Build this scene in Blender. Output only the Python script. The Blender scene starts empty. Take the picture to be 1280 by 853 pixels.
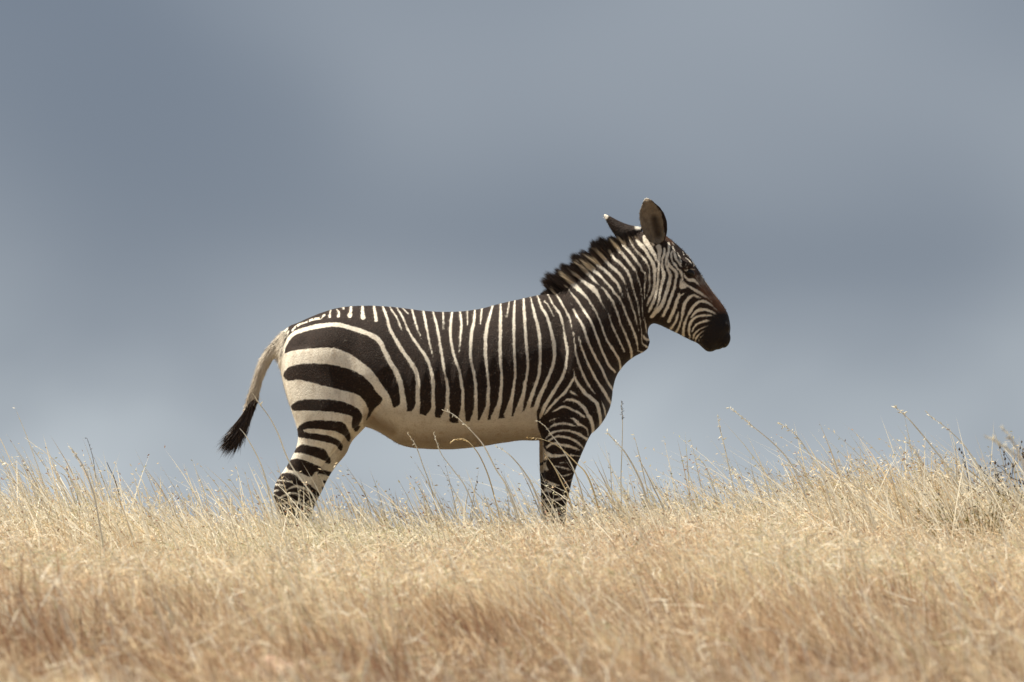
import bpy, bmesh, math, random
import numpy as np
from mathutils import Vector

rng = np.random.default_rng(7)
random.seed(7)
scene = bpy.context.scene
COL = scene.collection

# ------------------------------------------------------------------ camera
S = 0.003125                      # metres per photograph pixel at the zebra
GY = 772.0                        # photograph row of the ground under the hooves
def PX(px, py, y=0.0):            # side-view plan coordinate -> metres
    return ((px - 640.0) * S, y, (GY - py) * S)

CAM = Vector((0.0, -30.0, -0.90))
AIM = Vector((0.0, 0.0, (GY - 426.5) * S))
cd = bpy.data.cameras.new("camera")
cam = bpy.data.objects.new("camera", cd)
COL.objects.link(cam)
cam.location = CAM
cam.rotation_euler = (AIM - CAM).to_track_quat('-Z', 'Y').to_euler()
cd.sensor_width = 36.0
cd.lens = 36.0 * (AIM - CAM).length / (1280 * S)
cd.clip_start = 0.5
cd.clip_end = 5000
cd.dof.use_dof = True
cd.dof.focus_distance = 30.0
cd.dof.aperture_fstop = 7.1
scene.camera = cam

# ------------------------------------------------------------------ sky
SUN = Vector((-0.47, 0.06, 0.88)).normalized()     # towards the sun
w = bpy.data.worlds.new("World")
scene.world = w
w.use_nodes = True
nt = w.node_tree
nt.nodes.clear()
N = nt.nodes.new
L = nt.links.new
out = N('ShaderNodeOutputWorld')
sky = N('ShaderNodeTexSky')
sky.sky_type = 'NISHITA'
sky.sun_disc = False
sky.sun_elevation = math.asin(SUN.z)
sky.sun_rotation = math.atan2(SUN.x, SUN.y)
bg_sky = N('ShaderNodeBackground')
bg_sky.inputs['Strength'].default_value = 0.06
L(sky.outputs[0], bg_sky.inputs['Color'])
tc = N('ShaderNodeTexCoord')
mp = N('ShaderNodeMapping')
mp.inputs['Location'].default_value = (18.4747, 13.8564, 1.4587)
mp.inputs['Scale'].default_value = (13.0, 13.0, 22.0)
L(tc.outputs['Generated'], mp.inputs['Vector'])
n1 = N('ShaderNodeTexNoise')
n1.inputs['Scale'].default_value = 1.0
n1.inputs['Detail'].default_value = 1.2
n1.inputs['Roughness'].default_value = 0.45
n1.inputs['Distortion'].default_value = 0.25
L(mp.outputs[0], n1.inputs['Vector'])
ramp = N('ShaderNodeValToRGB')
ramp.color_ramp.interpolation = 'EASE'
e = ramp.color_ramp.elements
e[0].position = 0.22
e[0].color = (0.092, 0.110, 0.141, 1)
e[1].position = 0.76
e[1].color = (0.169, 0.189, 0.216, 1)
L(n1.outputs['Fac'], ramp.inputs['Fac'])
# paler towards the horizon, as haze under a cloud deck is
sep = N('ShaderNodeSeparateXYZ')
L(tc.outputs['Generated'], sep.inputs[0])
mr = N('ShaderNodeMapRange')
mr.interpolation_type = 'SMOOTHSTEP'
mr.inputs['From Min'].default_value = 0.042
mr.inputs['From Max'].default_value = 0.082
mr.inputs['To Min'].default_value = 0.92
mr.inputs['To Max'].default_value = 0.0
L(sep.outputs['Z'], mr.inputs['Value'])
mixh = N('ShaderNodeMixRGB')
mixh.inputs['Color2'].default_value = (0.312, 0.342, 0.366, 1)
# the pale low cloud comes in patches
mp2 = N('ShaderNodeMapping')
mp2.inputs['Location'].default_value = (16.6996, 11.9311, 5.7773)
mp2.inputs['Scale'].default_value = (17.0, 17.0, 30.0)
L(tc.outputs['Generated'], mp2.inputs['Vector'])
n2 = N('ShaderNodeTexNoise')
n2.inputs['Scale'].default_value = 1.0
n2.inputs['Detail'].default_value = 2.5
n2.inputs['Distortion'].default_value = 0.5
L(mp2.outputs[0], n2.inputs['Vector'])
pr = N('ShaderNodeMapRange')
pr.inputs['From Min'].default_value = 0.32
pr.inputs['From Max'].default_value = 0.66
pr.inputs['To Min'].default_value = 0.40
pr.inputs['To Max'].default_value = 1.05
L(n2.outputs['Fac'], pr.inputs['Value'])
pm = N('ShaderNodeMath'); pm.operation = 'MULTIPLY'; pm.use_clamp = True
L(mr.outputs[0], pm.inputs[0]); L(pr.outputs[0], pm.inputs[1])
L(pm.outputs[0], mixh.inputs['Fac'])
L(ramp.outputs[0], mixh.inputs['Color1'])
bg_cl = N('ShaderNodeBackground')
bg_cl.inputs['Strength'].default_value = 1.0
L(mixh.outputs[0], bg_cl.inputs['Color'])
mixw = N('ShaderNodeMixShader')
mixw.inputs['Fac'].default_value = 0.93
L(bg_sky.outputs[0], mixw.inputs[1])
L(bg_cl.outputs[0], mixw.inputs[2])
L(mixw.outputs[0], out.inputs['Surface'])

# ------------------------------------------------------------------ sun
sd = bpy.data.lights.new("sun", 'SUN')
sd.energy = 5.0
sd.angle = math.radians(0.53)
sd.color = (1.0, 0.93, 0.80)
so = bpy.data.objects.new("sun", sd)
COL.objects.link(so)
so.rotation_euler = SUN.to_track_quat('Z', 'Y').to_euler()
so.location = (-6, 3, 12)

scene.view_settings.view_transform = 'Standard'
scene.view_settings.look = 'None'
scene.view_settings.gamma = 1.0
scene.view_settings.exposure = 0.90
scene.view_settings.use_curve_mapping = False
scene.cycles.use_denoising = True
scene.cycles.max_bounces = 8
scene.cycles.transparent_max_bounces = 8

# ------------------------------------------------------------------ helpers
def tag(o, label=None, cat=None, group=None, kind=None):
    if label: o['label'] = label
    if cat: o['category'] = cat
    if group: o['group'] = group
    if kind: o['kind'] = kind
    return o

def link(name, me, mat=None, parent=None):
    o = bpy.data.objects.new(name, me)
    COL.objects.link(o)
    if mat is not None:
        me.materials.clear()
        me.materials.append(mat)
    if parent is not None:
        o.parent = parent
    return o

def smooth_all(me):
    me.polygons.foreach_set('use_smooth', np.ones(len(me.polygons), dtype=bool))

def fattr(me, name, vals):
    a = me.attributes.new(name, 'FLOAT', 'POINT')
    a.data.foreach_set('value', np.ascontiguousarray(vals, dtype=np.float32))

def mesh_np(name, verts, loops, totals):
    me = bpy.data.meshes.new(name)
    verts = np.ascontiguousarray(verts, dtype=np.float32)
    loops = np.ascontiguousarray(loops, dtype=np.int32)
    totals = np.ascontiguousarray(totals, dtype=np.int32)
    me.vertices.add(len(verts))
    me.vertices.foreach_set('co', verts.ravel())
    me.loops.add(len(loops))
    me.loops.foreach_set('vertex_index', loops)
    me.polygons.add(len(totals))
    starts = np.zeros(len(totals), dtype=np.int32)
    starts[1:] = np.cumsum(totals)[:-1]
    me.polygons.foreach_set('loop_start', starts)
    me.polygons.foreach_set('loop_total', totals)
    me.update(calc_edges=True)
    return me

def new_mat(name):
    m = bpy.data.materials.new(name)
    m.use_nodes = True
    m.node_tree.nodes.clear()
    return m, m.node_tree.nodes.new, m.node_tree.links.new

def vnoise(x, y, seed=0, scale=1.0):
    """smooth value noise 0..1 on arrays"""
    r = np.random.default_rng(1000 + seed).random((64, 64))
    x = np.asarray(x) * scale + 31.7
    y = np.asarray(y) * scale + 17.3
    xi = np.floor(x).astype(int); yi = np.floor(y).astype(int)
    fx = x - xi; fy = y - yi
    fx = fx * fx * (3 - 2 * fx); fy = fy * fy * (3 - 2 * fy)
    g = lambda a, b: r[a % 64, b % 64]
    return ((g(xi, yi) * (1 - fx) + g(xi + 1, yi) * fx) * (1 - fy)
            + (g(xi, yi + 1) * (1 - fx) + g(xi + 1, yi + 1) * fx) * fy)

def ground_z(x, y):
    x = np.asarray(x, dtype=float); y = np.asarray(y, dtype=float)
    t = -y
    front = np.where(t > 0, -0.050 * t - 0.0012 * t * t, 0.0)
    tf = np.clip(t - 32, 0, None)
    front = np.where(t > 32, -0.050 * 32 - 0.0012 * 32 * 32 - 0.09 * tf, front)
    b = np.clip(y - 2.0, 0, None)
    back = -0.012 * b * b / (1 + 0.05 * b)
    z = front + back
    z = z + 0.10 * (vnoise(x, y, 1, 0.45) - 0.5) * np.clip((np.abs(x) + np.abs(y) - 1.2) / 2, 0, 1)
    z = z + 0.10 * np.exp(-((x - 1.75) / 0.9) ** 2 - ((y - 0.3) / 1.6) ** 2)
    z = z + 0.05 * np.exp(-((x + 2.1) / 0.9) ** 2 - ((y - 0.3) / 1.6) ** 2)
    return z

# ------------------------------------------------------------------ ground
def ground_material():
    m, N, L = new_mat("dry_earth")
    o = N('ShaderNodeOutputMaterial'); b = N('ShaderNodeBsdfPrincipled')
    g = N('ShaderNodeNewGeometry')
    n = N('ShaderNodeTexNoise'); n.inputs['Scale'].default_value = 3.0; n.inputs['Detail'].default_value = 8
    L(g.outputs['Position'], n.inputs['Vector'])
    r = N('ShaderNodeValToRGB'); e = r.color_ramp.elements
    e[0].position = .3; e[0].color = (.13, .085, .045, 1)
    e[1].position = .7; e[1].color = (.34, .25, .14, 1)
    L(n.outputs['Fac'], r.inputs['Fac']); L(r.outputs[0], b.inputs['Base Color'])
    b.inputs['Roughness'].default_value = .95
    bp = N('ShaderNodeBump'); bp.inputs['Strength'].default_value = .6; bp.inputs['Distance'].default_value = .05
    L(n.outputs['Fac'], bp.inputs['Height']); L(bp.outputs[0], b.inputs['Normal'])
    L(b.outputs[0], o.inputs['Surface'])
    return m

def build_ground():
    def axis(lo, hi, core0, core1, step):
        core = np.arange(core0, core1 + 1e-6, step)
        a = core0 - np.geomspace(step, core0 - lo, 26)[::-1]
        b = core1 + np.geomspace(step, hi - core1, 26)
        return np.concatenate([a, core, b])
    xs = axis(-900, 900, -8, 8, .25)
    ys = axis(-300, 1500, -34, 8, .25)
    X, Y = np.meshgrid(xs, ys)
    Z = ground_z(X, Y)
    Z = np.maximum(Z, -70)
    v = np.stack([X, Y, Z], -1).reshape(-1, 3)
    nx, ny = len(xs), len(ys)
    i, j = np.meshgrid(np.arange(nx - 1), np.arange(ny - 1))
    a = (j * nx + i).ravel()
    q = np.stack([a, a + 1, a + nx + 1, a + nx], -1).ravel()
    me = mesh_np("ground", v, q, np.full(len(a), 4))
    smooth_all(me)
    tag(link("ground", me, ground_material()), kind='structure')
build_ground()

# ------------------------------------------------------------------ zebra markings (coat pattern in the animal's side view)
def Rg(x0, y0, wid):
    s = wid / 1280.0
    def f(pts):
        return [(x0 + p[0] * s, y0 + p[1] * s, (p[2] * s if len(p) > 2 else 0)) for p in pts]
    return f
rA = Rg(260, 360, 240); rB = Rg(260, 500, 240); rC = Rg(420, 360, 240); rD = Rg(440, 460, 240)
rE = Rg(600, 360, 240); rF = Rg(600, 500, 240)
rH1 = Rg(795, 285, 90); rH2 = Rg(795, 335, 90); rH3 = Rg(835, 335, 90); rH4 = Rg(835, 385, 90)
rN1 = Rg(680, 300, 120); rN2 = Rg(700, 360, 120); rSH = Rg(665, 480, 120); rFL = Rg(660, 540, 120)
rR1 = Rg(335, 380, 120); rHL = Rg(330, 560, 120)
OPS = []
def W(*segs): OPS.append(('s', 1, sum([list(s) for s in segs], [])))
def K(*segs): OPS.append(('s', 0, sum([list(s) for s in segs], [])))
def WP(pts): OPS.append(('p', 1, [(p[0], p[1]) for p in pts]))
def KP(pts): OPS.append(('p', 0, [(p[0], p[1]) for p in pts]))

# haunch and hind leg: pale ground, dark bands
WP(rA([(400,470),(470,440),(500,440),(600,415),(760,400),(870,405),(960,445),(1040,500),(1110,560),(1170,650),(1220,720),(1240,790),(1290,850),(1200,900),(1060,930)])
   + [(446,560),(430,600),(418,640),(405,700),(400,800),(320,800),(320,600),(358,560),(340,500)])
KP(rA([(508,590),(512,565),(530,545),(560,525),(650,505),(800,508),(900,527),(1000,562),(1080,622),(1130,690),(1170,745),(1120,800),(1085,850),(1060,885),(1072,840),(1078,815),(1050,755),(1000,708),(900,680),(800,655),(700,630),(620,612),(540,617)]))
KP(rB([(562,40),(590,15),(640,0),(700,-5),(850,-2),(930,18),(1000,53),(1035,100),(1020,150),(990,190),(970,185),(965,150),(970,110),(930,95),(850,80),(780,72),(650,68),(580,70)]))
KP(rB([(600,215),(605,190),(640,155),(700,137),(800,135),(900,145),(930,170),(948,220),(940,258),(925,250),(900,225),(850,205),(780,195),(700,188),(650,195),(655,210),(700,220),(780,228),(850,250),(890,275),(895,300),(885,320),(870,310),(840,290),(760,270),(680,255),(610,245)]))
KP(rB([(575,350),(600,315),(640,295),(700,305),(780,325),(810,370),(815,400),(800,408),(740,385),(670,360),(620,350)]))
KP(rHL([(330,170),(450,140),(560,160),(680,210),(800,260),(960,290),(955,340),(880,345),(800,315),(700,320),(650,380),(560,350),(450,300),(330,270)]))
KP(rHL([(60,640),(200,400),(270,335),(350,330),(430,350),(520,440),(640,490),(740,560),(860,560),(850,640),(830,900),(60,900)]))
K(rHL([(800,410,40),(850,420,44),(940,440,44)])); K(rHL([(780,490,40),(840,520,44)]))
W(rHL([(140,430,24),(260,425,32),(400,452,22)])); W(rHL([(100,490,22),(240,485,32),(310,508,18)]))
W(rHL([(320,555,24),(430,505,44),(520,520,44),(640,580,18)])); W(rHL([(230,655,30),(360,600,40),(450,600,40),(580,660,20)]))
W(rHL([(120,590,30),(180,560,34),(240,560,20)])); W(rHL([(560,690,20),(660,640,34),(760,640,24)])); W(rHL([(250,740,30),(420,710,44),(600,750,30)]))
for k in range(9):
    yy = 645 + k * 11.5
    K([(338, yy + 2, 6.5), (360, yy - 1.5, 7.5), (385, yy + 1, 7.0), (412, yy + 3, 6.0)])
# arch over the haunch
W(rA([(508,430,22),(512,400,28),(530,360,32),(570,310,35),(640,280,38),(750,255,38),(860,245,36),(960,268,38),(1060,300,38)]),
  rC([(287,345,42),(325,410,36),(365,490,40),(405,555,42),(432,620,42),(448,690,42)]), rD([(335,150,42),(346,200,45),(345,260,70),(320,300,110)]))
# rump ticks
W(rR1([(270,470,18),(262,420,26),(280,370,40)])); W(rR1([(330,355,40),(360,320,40),(400,290,44),(450,265,36),(520,245,36),(570,222,40),(640,200,46),(700,192,50),(760,150,40)]))
K(rR1([(545,215,12),(540,245,16)])); K(rR1([(720,160,20),(705,190,22)])); K(rR1([(385,300,14),(375,340,12)])); K(rR1([(460,235,20),(440,255,14)])); K(rR1([(620,180,14),(610,205,12)]))
W(rR1([(838,85,30),(832,130,32),(830,172,52)])); W(rR1([(918,72,22),(952,115,36),(948,165,56)])); W(rR1([(1010,58,26),(1012,66,22)]))
W(rA([(955,122,14),(955,160,22),(950,186,40)])); W(rA([(1032,128,14),(1035,170,28),(1038,198,42)])); W(rA([(1110,136,14),(1120,180,26),(1126,220,26)]))
# barrel
W(rC([(318,135,14),(345,200,22),(360,260,28),(400,340,34),(450,420,36),(500,490,38),(540,560,40),(552,620,42)]), rD([(445,120,42),(443,180,42),(443,250,48),(425,310,90)]))
W(rC([(368,140,8),(410,200,14),(435,260,16),(445,290,5)]))
W(rC([(412,140,8),(450,200,16),(480,270,20),(520,340,26),(570,410,28),(610,470,30),(635,540,32),(650,610,34)]), rD([(547,130,34),(546,200,34),(545,270,42),(525,330,85)]))
W(rC([(455,145,8),(485,175,8)])); W(rC([(510,150,14),(530,220,18),(550,280,18),(572,338,5)]))
W(rC([(583,150,14),(598,220,22),(615,300,22),(630,380,20),(645,430,12),(652,462,4)]))
W(rC([(646,155,10),(672,240,20),(690,330,24),(705,420,28),(718,500,28),(730,570,20),(745,640,30)]), rD([(643,150,34),(641,200,34),(640,260,42),(625,330,80)]))
W(rC([(715,155,10),(718,220,14),(718,278,10)]))
W(rC([(776,155,14),(768,230,22),(765,310,28),(778,400,28),(800,480,28),(825,550,26),(840,640,30)]), rD([(742,150,30),(742,200,32),(740,270,38),(735,350,70)]))
W(rC([(827,160,12),(838,240,22),(832,320,24),(828,400,14),(826,442,4)])); W(rC([(876,158,10),(878,245,8)]))
W(rC([(926,155,12),(922,220,24),(908,290,32),(900,380,32),(900,460,28),(915,540,28),(930,620,28)]), rD([(828,150,30),(828,200,32),(828,270,38),(815,350,70)]))
W(rC([(972,145,14),(964,242,7)]))
W(rC([(1042,130,12),(1020,210,24),(1002,290,34),(998,380,34),(1000,470,32),(1010,560,24),(1018,640,26)]), rD([(910,150,30),(908,200,32),(905,260,40),(880,340,70)]))
W(rC([(1098,112,12),(1098,220,26),(1095,320,30),(1095,420,32),(1098,500,28),(1105,580,26)]), rD([(998,110,30),(992,160,32),(985,230,38),(950,330,70)]))
W(rC([(1154,95,9),(1140,192,9)]))
W(rC([(1192,85,11),(1186,200,24),(1186,300,28),(1188,400,28),(1192,500,26),(1195,580,26)]), rD([(1082,90,28),(1078,130,30),(1065,200,36),(1040,310,70)]))
W(rC([(1250,70,11),(1254,160,26),(1260,260,28),(1270,400,30)]), rE([(318,500,26),(315,560,26),(300,650,26)]), rD([(1155,90,32),(1140,180,36),(1105,310,74)]))
W(rE([(340,76,9),(362,170,24),(385,260,30),(398,350,32),(400,440,32),(398,510,30),(385,600,30),(350,700,34),(325,780,40),(300,870,60)]))
W(rE([(386,62,9),(410,130,22),(445,190,30),(465,260,30),(485,340,34),(494,410,36),(490,490,32),(465,570,32),(430,650,36),(390,740,40),(355,850,54)]))
W(rE([(452,112,10),(490,190,8)]))
W(rE([(455,48,7),(485,110,14),(525,165,24),(545,220,26),(555,270,18),(565,340,26),(580,410,28),(575,480,26),(560,560,30),(520,640,32),(470,720,36),(430,790,38)]), rSH([(110,430,58),(88,465,30)]))
W(rN1([(160,722,10),(200,790,36),(235,850,40)]), rE([(590,190,22),(605,240,14),(612,275,9)]))
W(rE([(619,298,12),(630,380,20),(640,450,22),(665,530,24),(695,600,24),(730,660,22),(765,705,12)]))
W(rE([(620,545,7),(625,590,20),(600,640,28),(560,700,30)]), rSH([(380,160,50),(300,240,50),(220,330,50),(170,400,36)]))
W(rE([(625,590,20),(650,640,26),(690,690,32)]), rSH([(720,140,60),(800,200,64),(860,260,64),(885,350,60),(905,440,60),(915,560,50)]))
W(rE([(655,328,9),(672,390,20),(690,440,22),(720,510,24),(755,580,26),(790,640,28),(830,700,34)]), rSH([(1000,180,60),(1050,260,60),(1075,300,50)]))
W(rE([(603,98,6),(608,112,9)])); W(rE([(621,142,18),(645,190,26),(680,250,26),(705,320,26),(735,400,26),(770,470,28),(810,540,26),(840,610,26),(870,660,26),(895,695,22)]))
W(rN1([(310,632,12),(370,720,36),(430,790,48),(470,850,46)]), rE([(710,180,28),(745,240,28),(770,310,26),(800,390,26),(830,460,26),(860,520,28),(900,560,24)]))
W(rN1([(300,490,60),(370,570,90),(440,640,90),(500,700,70),(560,760,44),(620,850,44)]), rE([(770,160,18),(800,230,20),(825,300,20),(850,360,24),(890,420,26),(925,480,26),(940,560,22)]))
W(rN1([(385,440,24),(470,510,36),(560,580,70),(640,640,100),(700,710,76),(740,790,44)]), rN2([(545,190,36),(590,260,14),(640,350,14),(670,430,24),(700,520,40),(745,620,40),(790,710,44),(855,850,34)]))
W(rN1([(500,360,60),(570,430,70),(640,510,60),(700,570,44),(740,610,20),(800,660,40)]), rN2([(630,80,56),(690,170,46),(735,270,36),(775,380,38),(800,470,44),(845,570,44),(890,670,46),(930,780,50),(950,850,50)]), rE([(1010,470,22)]))
W(rN1([(560,320,24),(640,390,80),(700,440,70),(760,490,50),(830,570,44),(900,650,50)]), rN2([(720,60,44),(780,130,44),(830,220,44),(880,360,46),(930,470,46),(980,590,46),(1020,700,40),(1035,810,26)]))
W(rN1([(600,260,36),(690,310,60),(780,380,60),(860,450,56),(920,520,60),(980,590,56),(1020,680,40),(1055,770,12)]))
W(rN1([(710,190,20),(800,260,50),(890,350,70),(970,420,60),(1030,490,60),(1070,560,40)]), rN2([(885,0,26),(915,120,30),(950,230,36),(990,340,36),(1020,460,28),(1048,575,10)]))
W(rN1([(890,180,50),(940,250,60),(1010,310,60),(1080,380,60),(1130,460,56),(1165,560,44)]), rN2([(970,0,38),(1000,100,34),(1035,220,28),(1050,340,24),(1070,480,26),(1085,600,24),(1090,720,26),(1120,760,40),(1180,800,40)]))
W(rN1([(920,50,60),(1000,140,70),(1070,220,60),(1140,310,56),(1200,390,50)]), rH2([(0,70,34),(40,220,44),(70,310,40),(90,430,24),(105,540,24),(105,680,28)]), rN2([(1112,440,14)]))
W(rN2([(1122,400,12),(1140,500,18),(1155,590,20)])); W(rN2([(1112,640,20),(1140,685,36),(1210,690,36)])); W(rN2([(1030,835,28),(1110,865,40)]))
# neck front of the ear to the cheek
W(rN1([(1005,10,40),(1080,90,60),(1150,170,56),(1210,250,56)]), rH1([(60,660,64),(110,760,60)]), rH2([(150,90,50),(165,200,40),(150,330,40),(150,450,36),(145,545,24)]))
W(rN1([(1140,0,30),(1190,90,44)]), rH1([(0,400,50),(60,460,60),(130,540,64),(190,620,60),(230,720,40)]), rH2([(235,100,40),(240,220,50),(240,330,44),(215,430,36),(188,505,16)]))
W(rH1([(10,215,50),(80,300,72),(150,380,70),(210,480,60),(260,560,64),(305,650,66)]), rH2([(330,30,60),(325,100,56),(325,250,52),(310,380,52),(270,500,52),(220,590,50),(198,665,26)]))
W(rH1([(148,140,50),(162,210,90),(220,310,90),(280,400,76),(330,490,70),(350,570,40),(358,605,8)])); W(rH1([(262,255,26),(315,305,34)]))
W(rH1([(400,340,110),(415,420,80),(405,540,50),(400,640,44)]), rH2([(395,30,40),(390,150,36),(380,280,50),(350,430,56),(320,560,60),(270,680,60),(230,775,40)]))
W(rH1([(500,360,44),(497,470,50),(465,560,44),(460,650,44)]), rH2([(470,30,50),(490,120,70),(465,240,60),(430,390,50),(410,520,44),(390,630,36),(325,735,26)]))
W(rH1([(580,270,50),(580,380,40),(570,450,40),(540,540,60),(520,640,36)]), rH2([(555,20,50),(595,100,64),(595,220,70),(570,330,74),(530,450,66),(490,570,70),(440,680,80),(370,760,90),(280,860,70)]))
W(rH1([(555,580,44),(590,670,60)]), rH2([(640,10,50),(700,70,60),(715,140,56),(690,260,50),(670,370,56),(630,480,60),(590,590,60),(550,700,60),(480,850,60)]))
W(rH1([(640,420,30),(620,470,40),(640,590,30),(690,650,50)]), rH3([(160,10,34),(215,60,44),(240,140,44),(250,200,26),(275,250,22),(310,300,40),(400,350,50),(480,400,60),(560,440,60),(640,490,40),(700,530,22),(780,610,10)]))
WP(rH3([(195,270),(210,210),(228,180),(240,240),(290,300),(330,340),(300,365),(220,375),(195,340)]))
W(rH1([(650,330,26),(680,440,50),(700,530,56),(740,600,40),(800,690,24)])); W(rH1([(735,440,20),(775,540,28),(800,620,14)]))
W(rH1([(880,535,10),(950,590,24),(980,640,12)])); W(rH1([(895,465,10),(975,548,14)])); W(rH1([(1010,590,16),(1030,690,16)])); W(rH1([(878,630,12),(905,705,18)]))  # sun highlights on the forehead, painted as pale strokes
W(rH1([(830,420,14),(850,480,16)])); W(rH1([(640,250,14),(670,300,18)]))
W(rH3([(275,95,16),(310,170,36),(370,215,52),(450,220,66),(500,260,40),(560,320,16),(640,400,12),(760,540,8)]))
W(rH1([(850,765,14),(920,752,22),(1000,737,18),(1050,752,10)]))
W(rH2([(735,455,16),(760,490,66),(720,580,60),(690,680,66),(650,800,72)]), rH4([(60,130,66),(5,245,60)])); W(rH2([(865,448,6),(790,490,36)]))
W(rH3([(570,537,10),(510,510,34),(440,490,50),(360,540,60),(300,620,66),(265,720,70)]), rH4([(255,100,60),(235,190,30),(205,290,40),(175,380,46),(130,450,50)]))
W(rH4([(178,65,14),(160,150,44),(140,230,50),(80,330,50),(30,390,36)]))
W(rH3([(900,790,6),(800,690,18),(740,640,40),(650,600,58),(560,600,54),(480,650,60),(420,720,60)]), rH4([(380,80,56),(340,150,30),(310,220,40),(285,310,50),(270,400,50),(272,500,48)]))
W(rH4([(400,180,14),(450,110,50),(520,50,60),(620,30,58),(720,50,50),(800,90,36),(885,142,10)]))
W(rH4([(388,530,24),(370,430,40),(375,330,50),(400,250,50),(470,180,44),(560,145,44),(680,130,42),(760,140,28),(850,160,8)]))
W(rH4([(422,425,16),(450,360,30),(510,290,40),(600,250,44),(700,230,40),(800,235,8)]))
W(rH4([(448,545,24),(465,470,40),(520,410,34),(600,360,24),(680,330,22),(750,310,6)]))
W(rH4([(488,595,16),(500,540,30),(550,470,32),(620,415,22),(665,393,6)])); W(rH4([(550,590,12),(565,530,20),(620,490,18),(660,460,6)])); W(rH4([(590,600,10),(600,560,12),(640,540,6)]))
K(rH3([(345,92,46),(400,108,76),(460,95,50)]))
# shoulder and foreleg
W(rSH([(500,90,28),(540,120,50),(612,156,16)]))
W(rSH([(412,240,14),(470,205,40),(560,220,50),(640,270,50),(700,330,56),(740,410,60),(780,480,64),(805,560,60),(815,670,60)]))
W(rSH([(255,378,16),(320,345,40),(390,305,44),(460,310,44),(540,345,44),(620,385,44),(692,438,30)]))
W(rSH([(918,226,10),(950,300,30),(970,370,36),(985,450,22)]))
W(rSH([(508,450,24),(560,470,50),(610,530,50),(680,560,40),(730,610,30),(742,690,14)]))
W(rSH([(220,495,14),(300,462,22),(355,450,14)])); W(rSH([(215,595,18),(290,545,40),(380,525,40),(470,530,44),(585,562,14)]))
W(rSH([(180,725,26),(260,650,44),(340,625,40),(440,615,40),(540,635,44),(630,670,50),(725,735,50)]))
W(rFL([(270,110,34),(370,60,40),(450,60,40),(560,85,44),(660,140,44),(735,215,24)]))
W(rFL([(240,205,40),(330,150,40),(450,170,48),(560,190,48),(640,220,36),(695,242,14)]))
W(rFL([(250,280,60),(300,310,70),(400,315,44),(500,300,36),(600,310,30),(695,322,12)]))
W(rFL([(425,405,8),(480,408,20),(565,410,8)])); W(rFL([(335,448,16),(420,460,30),(500,480,30),(565,502,12)])); W(rFL([(435,580,14),(520,570,30),(595,538,12)]))
WP(rFL([(130,110),(180,80),(225,190),(262,320),(240,420),(262,500),(200,545),(140,520),(130,300)]))
K(rFL([(130,398,36),(200,390,40),(250,385,20)])); K(rFL([(140,535,40),(200,530,44),(240,515,16)])); K(rFL([(215,120,44),(215,180,30),(250,250,20)]))
W(rFL([(200,600,12),(240,640,30),(330,690,40),(410,702,16)])); W(rFL([(170,760,40),(230,765,60),(300,785,40)])); W(rFL([(268,700,16),(282,770,16)]))
W(rFL([(520,650,14),(560,640,20),(620,600,14)])); W(rFL([(420,770,14),(500,760,26),(600,740,18)]))
for k in range(10):
    yy = 622 + k * 11.5
    W([(672, yy - 1, 2.5), (688, yy + 2.5, 4.0), (700, yy + 1, 3.6), (718, yy - 3, 2.0)])
# belly
WP(rD([(60,420),(120,360),(190,300),(245,232),(275,255),(300,266),(360,286),(420,290),(480,310),(560,326),(620,336),(680,364),(770,354),(860,344),(930,344),(1000,334),(1080,318),(1130,292),(1200,260),(1240,310),(1250,420),(1262,540),(1000,640),(600,660),(200,580)]))
K(rD([(1238,290,14),(1245,380,18),(1262,440,14)]))
# hooves
KP([(330, 752), (400, 752), (400, 790), (330, 790)]); KP([(670, 752), (725, 752), (725, 790), (670, 790)])
# tail
WP([(361,408),(352,413),(338,425),(322,444),(312,468),(304,492),(298,512),(312,516),(322,505),(333,482),(345,458),(352,440),(358,421)])
K([(338, 470, 1.5), (332, 484, 4), (327, 496, 6), (321, 508, 8), (314, 520, 9)])
for a, b in (((347,424),(350,428)), ((340,428),(343,432)), ((334,435),(337,438)), ((355,416),(358,420))):
    K([(a[0], a[1], 2.4), (b[0], b[1], 1.2)])

def resample(pts, closed=False):
    """Catmull-Rom through the points (x, y, width)"""
    P = np.array(pts, dtype=float)
    if len(P) < 3: return P
    o = []
    for i in range(len(P) - 1):
        p0 = P[max(i - 1, 0)]; p1 = P[i]; p2 = P[i + 1]; p3 = P[min(i + 2, len(P) - 1)]
        for t in (0, .25, .5, .75):
            o.append(.5 * ((2 * p1) + (p2 - p0) * t + (2 * p0 - 5 * p1 + 4 * p2 - p3) * t * t + (3 * p1 - p0 - 3 * p2 + p3) * t ** 3))
    o.append(P[-1])
    return np.array(o)

PREP = []
for kind, white, pts in OPS:
    if kind == 's':
        P = resample(pts)
        if white and P[0, 1] < 396 and 425 < P[0, 0] < 700:      # stripes run over the spine
            P = np.vstack([P[0] + np.array([(P[0, 0] - P[min(2, len(P) - 1), 0]) * .6, -4.0, 0]), P])
            P[:5, 2] += 1.3; P[5:9, 2] += .5
    else:
        P = resample([(p[0], p[1], 0) for p in pts] + [(pts[0][0], pts[0][1], 0)])[:-1, :2]
    PREP.append((kind, white, P))

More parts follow.
